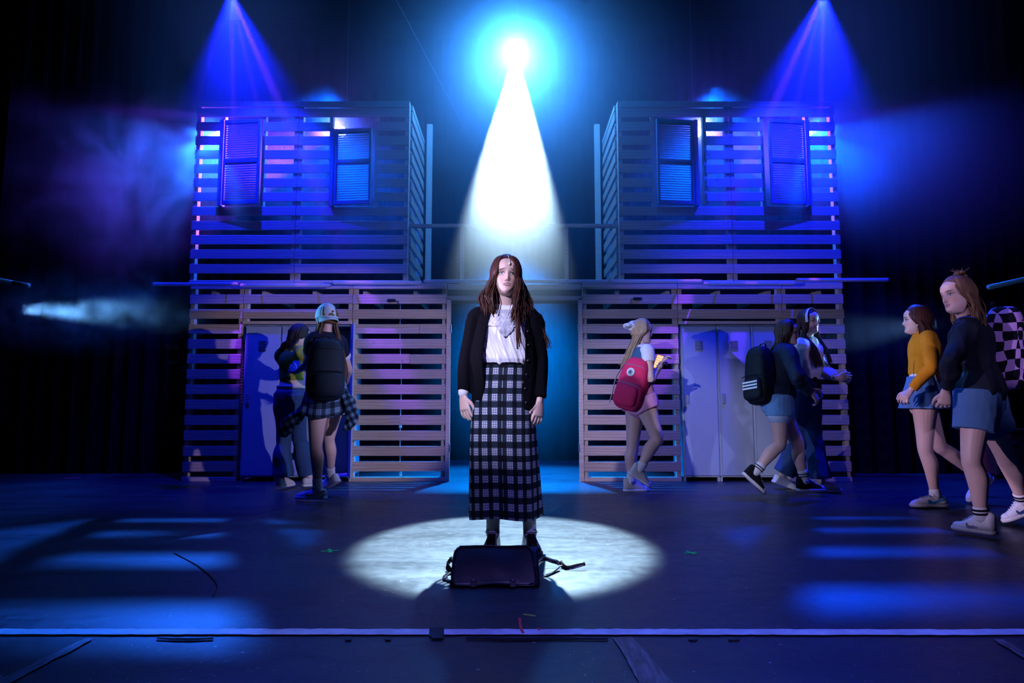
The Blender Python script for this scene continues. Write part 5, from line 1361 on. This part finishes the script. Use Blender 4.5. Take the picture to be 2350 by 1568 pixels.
    backpack('large plain dark navy backpack on the person in the pale cap', p, at(747, 850, Y - .25), (.165, .115, .26), fabric('dark_nylon', (0.012, 0.020, 0.035), .6), None, None, R(0), unit((.42, -.9, 0)))
    q = p.J['WL'] + Vector((-.03, .02, .045)); t = thing('phone', 'dark phone in the hand of the person in the pale cap', 'phone', q)
    boxobj('case', (0, 0, 0), (.070, .009, .14), BLACK, t, .003, Matrix.Rotation(R(-40), 3, 'X')); boxobj('screen', Matrix.Rotation(R(-40), 3, 'X') @ Vector((0, .0055, 0)), (.062, .002, .125), mat('dark_glass', (0.02, 0.05, 0.10), .1), t, 0, Matrix.Rotation(R(-40), 3, 'X'))
    return p
PPL['cap'] = walker_cap()
# ------------------------------------------------------------------ yellow top at the lockers
def at_locker():
    Y = 6.52
    p = Person('dark-haired person in a yellow-green top and flared jeans facing the lockers', (at(675, 1110, Y).x, Y, 0), (.55, .84), 1.0)
    p.toe = {'L': unit((.3, .9, 0)), 'R': unit((.8, .5, 0))}
    p.setup(at(667, 908, Y), at(671, 802, Y + .02), at(688, 772, Y + .03), (.80, .55, -.35),
            {'R': ((708, 846, True), (722, 822, True)), 'L': ((664, 852, True), (690, 850, True))},
            {'L': (at(650, 1010, Y), at(649, 1098, Y)), 'R': (at(688, 1010, Y + .06), at(710, 1096, Y + .08))}, sw=.165)
    p.body(SKIN, {'R': ((.5, .6, .5), (-.3, 0, 1), .5), 'L': ((.6, .6, .2), (0, 0, 1), .6)})
    top_garment(p, 'top', fabric('yellow_jersey', (0.36, 0.36, 0.05), .9), .13, .48, .018, 1.05, .022, wr=.008, label='cropped yellow-green top')
    shorts(p, DKDENIM, 1.95, .014, 'flared_jeans', .009, .008, .060, .085, label='wide dark blue jeans')
    bm = bmesh.new(); pts = [(p.J['P'] + p.up * .085 + p.side * (.158 * math.cos(a)) + p.f * (.115 * math.sin(a)), .014, .004) for a in np.linspace(0, 2 * PI, 25)]
    tube(bm, pts, Z, 8, 1); p.raw('belt', bm, mat('pale_belt', (.45, .40, .34), .6))
    for k in 'RL': p.shoe(k, 'low', WCAN, WRUB, WHITE, 0, L=.24)
    long_hair(p, [(130, 200, .12, [(-.078, -.075, .0, -.06, -.06), (-.10, -.09, .0, -.07, -.13), (-.14, -.12, -.03, -.10, -.20), (-.17, -.13, -.05, -.12, -.27)]),
                  (200, 270, .12, [(-.08, -.0, -.07, -.12, -.07), (-.10, -.02, -.09, -.15, -.13), (-.15, -.05, -.12, -.18, -.2), (-.18, -.08, -.12, -.2, -.27)]),
                  (270, 350, .12, [(.0, .08, -.12, -.07, -.07), (-.0, .08, -.14, -.08, -.13), (-.05, .07, -.17, -.1, -.2)])], 100, 18, H_DRK, (.012, .005), .014, label='dark wavy hair')
    return p
PPL['locker'] = at_locker()
# ================================================================== SATCHEL AND FLOOR MARKS
LEA = mat('satchel_leather', (0.012, 0.012, 0.020), 0.36)
def satchel():
    b = fl(1135, 1349); t = thing('satchel', 'dark leather satchel standing on the floor in front of the lead performer', 'bag', b)
    W2, H = .205, .150; base = .17
    def sec(u):       # corner rounding along the width
        return 1.0
    bm = bmesh.new(); rings = []
    prof = [(0.012, 0.0), (0.0, 0.014), (0.055, 0.075), (0.115, 0.134), (0.135, 0.150), (0.155, 0.150), (0.175, 0.135), (0.182, 0.07), (0.180, 0.012), (0.168, 0.0)]
    for x, k, top in ((-W2 + .004, .93, .90), (-W2 + .0, .97, .96), (-W2 + .014, 1, .99), (-.1, 1.0, 1.0), (0, 1.0, 1.0), (.1, 1, 1), (W2 - .014, 1, .99), (W2, .97, .96), (W2 - .004, .93, .90)):
        cy = .09
        rings.append([bm.verts.new((x * (1 - .09 * (z / .15) * (1 if x < 0 else 0.1)), cy + (y - cy) * k, z * top)) for y, z in prof])
    n = len(prof)
    for A, B in zip(rings, rings[1:]):
        for j in range(n): bm.faces.new((A[j], A[(j + 1) % n], B[(j + 1) % n], B[j]))
    bm.faces.new(rings[0]); bm.faces.new(rings[-1][::-1]); bmesh.ops.recalc_face_normals(bm, faces=bm.faces[:])
    obj('bag_body', bm, LEA, t, smooth=True)
    # flap over the front with rounded corners
    out = []
    hw = lambda v: .200 - .018 * v; 
    NX, NV = 28, 16; grid = []
    for i in range(NV + 1):
        v = i / NV; r_ = .045; row = []
        ex = 0.0
        d = min(v, 1 - v) * .20
        if d < r_: ex = r_ - math.sqrt(max(0, r_ * r_ - (r_ - d) ** 2))
        yy = -.006 + .135 * v; zz = .010 + .146 * v - .008 * math.sin(PI * v) * 0
        for j in range(NX + 1):
            u = j / NX * 2 - 1; w = hw(v) - ex * .55
            x = u * w; bulge = .010 * math.sin(PI * v) * (1 - u * u * .6) + .003 * math.sin(u * 5 + v * 3)
            low = 0.010 * (abs(u) < .55) * (1 - v) ** 6 * math.cos(u * 2.8)
            row.append(Vector((x - (.010 * v), yy - bulge * .72, zz + bulge * .65 + low)))
        grid.append(row)
    me = rings_mesh('flap', grid, False, thick=.006); link('flap', me, LEA, t, True)
    bm = bmesh.new(); edge = [grid[0][j] for j in range(0, NX + 1, 2)] + [grid[i][NX] for i in range(1, NV + 1, 2)] + [grid[NV][j] for j in range(NX, -1, -2)] + [grid[i][0] for i in range(NV, -1, -2)]
    tube(bm, [(q + Vector((0, -.003, .002)), .0035, .0035) for q in edge], Z, 6, 1); obj('piping', bm, LEA, t, smooth=True)
    for px in (1087, 1177):
        x = at(px, 1340, b.y).x - b.x
        boxobj('closing_strap', (x, -.010, .022), (.026, .006, .040), LEA, t, .002, Matrix.Rotation(R(-40), 3, 'X'))
        bm = bmesh.new(); ball(bm, (x, -.012, .034), .005); obj('stud', bm, GREYM, t, smooth=True)
    for x in (-.196, .196):
        bm = bmesh.new(); ball(bm, (x * .93, .058, .088), .0035); obj('rivet', bm, GREYM, t, smooth=True)
    # carrying handle and shoulder strap lying out at both sides
    bm = bmesh.new(); q = lambda px, py, z=.006: fl(px, py, z) - b
    tube(bm, [(Vector((-.185, .10, .07)), .014, .003), (q(1036, 1284, .05), .014, .003), (q(1026, 1296, .03), .014, .003), (q(1034, 1310, .008), .014, .003), (q(1050, 1312), .014, .003)], (0, .6, .8), 8, 4)
    tube(bm, [(q(1045, 1311), .012, .003), (q(1026, 1318), .012, .003), (q(1021, 1328), .012, .003), (q(1034, 1334), .012, .003)], (.3, 1, 0), 8, 4)
    obj('left_strap', bm, BLEA, t, smooth=True)
    bm = bmesh.new()
    tube(bm, [(Vector((.19, .11, .06)), .013, .003), (q(1246, 1283, .045), .013, .003), (q(1268, 1288, .03), .013, .003), (q(1285, 1293, .02), .014, .003), (q(1300, 1303, .012), .014, .003), (q(1320, 1299, .02), .014, .003), (q(1342, 1294, .03), .012, .003)], (0, .7, .7), 8, 4)
    tube(bm, [(q(1250, 1322), .011, .0025), (q(1268, 1314), .011, .0025), (q(1283, 1304, .012), .011, .0025)], (.5, 1, 0), 8, 3)
    obj('shoulder_strap', bm, BLEA, t, smooth=True)
    bm = bmesh.new(); c = q(1285, 1293, .024)
    for a_, b_ in (((-.006, -.014), (.010, -.014)), ((.010, -.014), (.010, .016)), ((.010, .016), (-.006, .016)), ((-.006, .016), (-.006, -.014))): bm_cyl(bm, c + Vector((a_[0], a_[1] * .7, a_[1] * .7)), c + Vector((b_[0], b_[1] * .7, b_[1] * .7)), .0016, seg=8)
    obj('buckle', bm, GREYM, t)
satchel()
# white tape along the stage edge, with torn edges
def tape(name, pts_top, pts_bot, m, label, cat='tape', z=.0015, group=None):
    bm = bmesh.new(); T = [bm.verts.new((q.x, q.y, z)) for q in pts_top]; B = [bm.verts.new((q.x, q.y, z)) for q in pts_bot]
    T2 = [bm.verts.new((q.x, q.y, .0002)) for q in pts_top]; B2 = [bm.verts.new((q.x, q.y, .0002)) for q in pts_bot]
    for j in range(len(T) - 1):
        for a, b in ((T, B), (B2, T2), (T2, T), (B, B2)): bm.faces.new((a[j], b[j], b[j + 1], a[j + 1]))
    bm.faces.new((T[0], T2[0], B2[0], B[0])); bm.faces.new((T[-1], B[-1], B2[-1], T2[-1]))
    bmesh.ops.recalc_face_normals(bm, faces=bm.faces[:])
    return tag(obj(name, bm, m), label, cat, group)
def line_y(px): return 1451.5 - 0.4 * math.sin((px - 300) / 600) + (px - 1175) * 0.0006
rs = random.Random(4)
def jag(x0, x1, step=18):
    xs = list(np.arange(x0, x1, step)) + [x1]; T = []; B = []
    for x in xs:
        c = line_y(x) - (0 if x < 2200 else (x - 2200) * .01); T.append(fl(x, c - 6.5 + rs.uniform(-.9, .7))); B.append(fl(x, c + 6.0 + rs.uniform(-.4, .5)))
    return T, B
def tape_mat():
    m = mat('white_tape', (0.62, 0.62, 0.66), 0.55); t = NT(m); tc = t.n('ShaderNodeTexCoord')
    t.l(t.mix(t.ramp(noise_node(t, tc.outputs['Object'], 7, 6, .7), [(0.38, (0, 0, 0)), (0.62, (1, 1, 1))]), (0.55, 0.55, 0.60), (0.85, 0.85, 0.88)), t.b.inputs['Base Color']); return m
WT = tape_mat()
T, B = jag(-420, 985); tape('white_tape', T, B, WT, 'white tape line across the stage front, left of the black patch')
T, B = jag(1019, 2780); tape('white_tape', T, B, WT, 'white tape line across the stage front, right of the black patch')
BT = mat('black_tape', (0.008, 0.008, 0.010), .6)
tape('black_tape', [fl(986, 1441), fl(1019, 1441)], [fl(984, 1462), fl(1017, 1462)], BT, 'black tape patch interrupting the white line')
tape('black_tape', [fl(992, 1463), fl(1022, 1463)], [fl(988, 1467), fl(1016, 1467)], BT, 'small black tape scrap just below the white line gap', z=.003)
for px, w, lab in ((800, 18, 'black scrap under the white line, left of centre'), (891, 17, 'black scrap under the white line, nearer the black patch'), (1590, 24, 'black scrap under the white line, right of centre'), (1684, 30, 'wide black scrap under the white line at the right')):
    tape('tape_scrap', [fl(px - w / 2, 1464.5), fl(px, 1463.5), fl(px + w / 2, 1464.5)], [fl(px - w / 2 + 2, 1469), fl(px, 1470), fl(px + w / 2 - 3, 1469)], BT, lab)
for a, b_, lab in ((360, 490, 'long dark split in the boards under the white line, left part'), (1070, 1395, 'long dark split in the boards below the red tape')):
    xs = np.linspace(a, b_, 12); tape('floor_gap', [fl(x, 1466 + math.sin(x / 30) * .8 - 1.2) for x in xs], [fl(x, 1468.5 + math.sin(x / 30) * .8 + (1 if 2 < i < 9 else 0)) for i, x in enumerate(xs)], mat('gap_black', (0.002, 0.002, 0.003), 1.0), lab, 'floor gap')
RED = mat('red_tape', (0.75, 0.045, 0.03), .6); GRN = mat('green_tape', (0.03, 0.90, 0.10), .6); YGR = mat('yellow_green_tape', (0.30, 0.50, 0.04), .6)
tape('red_tape', [fl(1189, 1420), fl(1190, 1434), fl(1193, 1446), fl(1198, 1455)], [fl(1196, 1420), fl(1197, 1434), fl(1199, 1445), fl(1204, 1454)], RED, 'bright red tape strip beside the white line', z=.003)
tape('red_tape', [fl(1234, 1443), fl(1234, 1447)], [fl(1240, 1443), fl(1240, 1447)], RED, 'tiny red tape square right of the red strip', z=.003)
tape('yellow_green_tape', [fl(1201, 1409), fl(1214, 1411), fl(1229, 1413)], [fl(1201, 1412), fl(1214, 1414), fl(1229, 1416)], YGR, 'yellow-green tape scrap above the red strip')
def cross(px, py, s, lab):
    c = fl(px, py); t = thing('floor_mark', lab, 'floor mark', c)
    for a in (20, 110): boxobj('tape_strip', (0, 0, .001 + a * 1e-5), (s, .020, .001), GRN, t, 0, Matrix.Rotation(R(a), 3, 'Z'))
cross(757, 1265, .095, 'green tape cross on the floor left of the bright pool')
cross(1585, 1269.5, .085, 'green tape cross on the floor right of the bright pool')
# long scuffed clear tape running towards the camera
def scuff(lab, a, b, w0, w1):
    m = mat('scuffed_tape', (0.06, 0.062, 0.07), 0.3)
    if not m.get('done'):
        t = NT(m); tc = t.n('ShaderNodeTexCoord'); mp = t.n('ShaderNodeVectorMath', operation='MULTIPLY'); mp.inputs[1].default_value = (22, 3, 1); t.l(tc.outputs['Object'], mp.inputs[0])
        q = noise_node(t, mp.outputs[0], 1.6, 6, .7, 1.0); t.l(t.mix(t.ramp(q, [(.4, (0, 0, 0)), (.62, (1, 1, 1))]), (0.03, 0.032, 0.04), (0.16, 0.17, 0.20)), t.b.inputs['Base Color']); t.bump(q, .8, .004); m['done'] = 1
    T, B = [], []
    for i in range(12):
        u = i / 11; px = a[0] + (b[0] - a[0]) * u; py = a[1] + (b[1] - a[1]) * u; w = w0 + (w1 - w0) * u
        T.append(fl(px - w / 2 + rs.uniform(-3, 3), py)); B.append(fl(px + w / 2 + rs.uniform(-3, 3), py))
    tape('scuffed_tape', T, B, m, lab, z=.001)
scuff('scuffed tape strip running to the bottom edge right of centre', (1428, 1463), (1530, 1600), 40, 92)
scuff('scuffed tape strip in the bottom left corner', (205, 1466), (-60, 1600), 22, 40)
scuff('scuffed tape strip in the bottom right corner', (2290, 1468), (2480, 1580), 22, 40)
# cable curve faint on the floor, left
bm = bmesh.new(); tube(bm, [(fl(400, 1270, .003), .003, .003), (fl(455, 1300, .003), .003, .003), (fl(497, 1340, .003), .004, .003), (fl(488, 1370, .003), .004, .003)], Z, 6, 4)
tag(obj('cable', bm, BLACK, smooth=True), 'thin dark cable curving across the floor at the left', 'cable')
# red case in the wings and pipes
t = thing('red_case', 'dark red equipment case in the wings behind the checkered backpack wearer', 'case', fl(2336, 1102) + Vector((.05, .25, 0)))
RC = mat('red_paint', (0.38, 0.03, 0.015), .5)
boxobj('case_body', (0, 0, .27), (.42, .35, .46), RC, t, .01); boxobj('lid', (0, 0, .53), (.43, .36, .05), RC, t, .008)
for x in (-.17, .17): 
    for y in (-.13, .13): bm = bmesh.new(); bm_cyl(bm, (x - .012, y, .022), (x + .012, y, .022), .022, seg=16); obj('castor', bm, BLACK, t)
for z in (.2, .4): boxobj('latch', (.0, -.18, z), (.04, .012, .03), GREYM, t, .002)
for a, b_, Y, lab in (((2268, 660), (2352, 640), 5.9, 'pale-lit rigging pipe in the right wing above the checkered backpack'), ((30, 650), (66, 656), 5.7, 'short lit rigging pipe at the left edge')):
    bm = bmesh.new(); bm_cyl(bm, at(*a, Y), at(b_[0] + (400 if a[0] > 1000 else 0), b_[1] - (90 if a[0] > 1000 else 0), Y), .022, seg=16)
    if a[0] < 1000: bm_cyl(bm, at(*a, Y), at(-160, 612, Y), .022, seg=16)
    tag(obj('rigging_pipe', bm, mat('pipe_grey', (.3, .32, .34), .4), smooth=True), lab, 'pipe')

t = thing('hanging_cable', 'pale cable with two plugs hanging behind the slats left of the doorway', 'cable', at(919, 700, 7.34))
b0 = t.location.copy(); PC = mat('pale_cable', (.45, .47, .5), .5)
bm = bmesh.new(); tube(bm, [(at(px, py, 7.34) - b0, .004, .004) for px, py in ((919, 690), (918, 780), (921, 870), (919, 960), (918, 1040), (919, 1095))], (1, 0, 0), 8, 3); obj('cable', bm, PC, t, smooth=True)
for py in (978, 1088):
    bm = bmesh.new(); c = at(919, py, 7.34) - b0; bm_cyl(bm, c + Vector((0, 0, -.02)), c + Vector((0, 0, .02)), .018, .014, 14); obj('plug', bm, WRUB, t)
p0, p1 = at(1027, 220, 6.9), at(1090, 338, 6.7); bm = bmesh.new(); bm_cyl(bm, p1, p1 + (p0 - p1) * ((6.99 - p1.z) / (p0.z - p1.z)), .0016, seg=8)
tag(obj('wire', bm, PC), 'thin slanting lit wire left of the overhead spotlight', 'wire')
# ------------------------------------------------------------------ haze banks put only where a glow is wanted
def haze_mat(d, g=0.6):
    m = bpy.data.materials.new('stage_haze'); m.use_nodes = True
    nt = m.node_tree; nt.nodes.clear()
    out = nt.nodes.new('ShaderNodeOutputMaterial'); v = nt.nodes.new('ShaderNodeVolumeScatter')
    v.inputs['Color'].default_value = (1, 1, 1, 1); v.inputs['Density'].default_value = d
    v.inputs['Anisotropy'].default_value = g
    nt.links.new(v.outputs[0], out.inputs['Volume'])
    return m
def cloud(c, r, d, label, rot=None, wisp=0.0, step=1.0):
    """soft-edged bank of haze: density falls to nothing at its rim, optionally torn into wisps"""
    bm = bmesh.new(); bmesh.ops.create_uvsphere(bm, u_segments=24, v_segments=12, radius=1.03)
    o = obj('haze_cloud', bm, haze_mat(d), kind='stuff'); tag(o, label, 'haze')
    o.matrix_world = Matrix.Translation(c) @ (rot.to_4x4() if rot else Matrix()) @ Matrix.Diagonal((*r, 1))
    m = o.data.materials[0]; nt = m.node_tree; v = nt.nodes['Volume Scatter']
    tc = nt.nodes.new('ShaderNodeTexCoord'); g = nt.nodes.new('ShaderNodeTexGradient'); g.gradient_type = 'QUADRATIC_SPHERE'
    nt.links.new(tc.outputs['Object'], g.inputs[0])
    x = nt.nodes.new('ShaderNodeMath'); x.operation = 'MULTIPLY'; x.inputs[1].default_value = d; nt.links.new(g.outputs['Fac'], x.inputs[0]); last = x
    if wisp:
        mp = nt.nodes.new('ShaderNodeVectorMath'); mp.operation = 'MULTIPLY'; mp.inputs[1].default_value = r; nt.links.new(tc.outputs['Object'], mp.inputs[0])
        n = nt.nodes.new('ShaderNodeTexNoise'); n.inputs['Scale'].default_value = wisp; n.inputs['Detail'].default_value = 3; n.inputs['Distortion'].default_value = 0.6; nt.links.new(mp.outputs[0], n.inputs['Vector'])
        rp = nt.nodes.new('ShaderNodeMapRange'); rp.inputs[1].default_value = .42; rp.inputs[2].default_value = .66; rp.inputs[3].default_value = .12; rp.inputs[4].default_value = 2.4; nt.links.new(n.outputs['Fac'], rp.inputs[0])
        y = nt.nodes.new('ShaderNodeMath'); y.operation = 'MULTIPLY'; nt.links.new(x.outputs[0], y.inputs[0]); nt.links.new(rp.outputs[0], y.inputs[1]); last = y
    nt.links.new(last.outputs[0], v.inputs['Density'])
    m.cycles.volume_step_rate = step
ax = (BEAM_T - LAMP).to_track_quat('Z', 'Y').to_matrix()
cloud(Vector((0.03, 6.9, 3.75)), (3.1, 1.8, 2.5), 0.60, 'wide soft glow of thicker haze round the overhead spotlight', None, 0, 2)
cloud(LAMP.lerp(BEAM_T, .30), (1.2, 1.2, 2.8), 0.26, 'dense haze glowing white in the central beam', ax, 0, 1.5)
cloud((0.03, 8.2, 1.2), (1.4, 1.1, 1.9), 0.24, 'blue-lit haze standing behind the doorway', None, 0, 2)
cloud((-4.4, 7.3, 3.5), (1.9, 1.3, 1.7), 0.20, 'drifting blue haze beside the left upper room', None, 1.6, 1)
cloud((4.8, 7.3, 3.8), (2.2, 1.3, 1.8), 0.20, 'drifting blue haze beside the right upper room', None, 0, 2)
cloud((-2.1, 7.2, 3.4), (1.9, 1.2, 1.5), 0.34, 'violet-lit haze drifting round the left upper room', None, 1.8, 1)
cloud((2.7, 7.2, 3.5), (1.9, 1.2, 1.5), 0.34, 'violet-lit haze drifting round the right upper room', None, 0, 2)
cloud((-2.9, 6.2, 4.8), (1.4, 1.4, 2.3), 0.46, 'haze under the violet fan of light at the top left', None, 0, 2)
cloud((3.4, 6.2, 4.8), (1.8, 1.4, 2.3), 0.46, 'haze under the violet fan of light at the top right', None, 0, 2)
cloud((-4.1, 6.15, 1.70), (1.5, .6, .50), 0.30, 'streak of torn smoke in the low side beam at the left', None, 5.0, .2)
cloud((3.7, 6.9, 1.55), (1.4, .7, .6), 0.10, 'haze in the low side beam at the right', None, 0, 2)
for k in (0, 1, 2, 3):
    cloud(UP_LAMPS[k][0] + Vector((0, -.12, 0)), (.42, .42, .42), (1.4, 1.4, 2.2, 1.4)[k], ('blue-white', 'violet', 'bright violet', 'blue')[k] + ' glow of added thick haze round lamp ' + ('at the far left', 'over the left inner shutter', 'beside the right inner shutter', 'at the far right')[k], None, 0, 2)
cloud((-3.0, 7.9, 3.7), (.7, .5, .8), .7, 'haze added to glow through the left outer shutter', None, 0, 2)
cloud((3.1, 7.9, 3.7), (.7, .5, .8), .7, 'haze added to glow through the right outer shutter', None, 0, 2)
cloud(LAMP.lerp(BEAM_T, .10), (.85, .85, 1.3), .45, 'added haze for the white glow right under the overhead spotlight', ax, 0, 2)
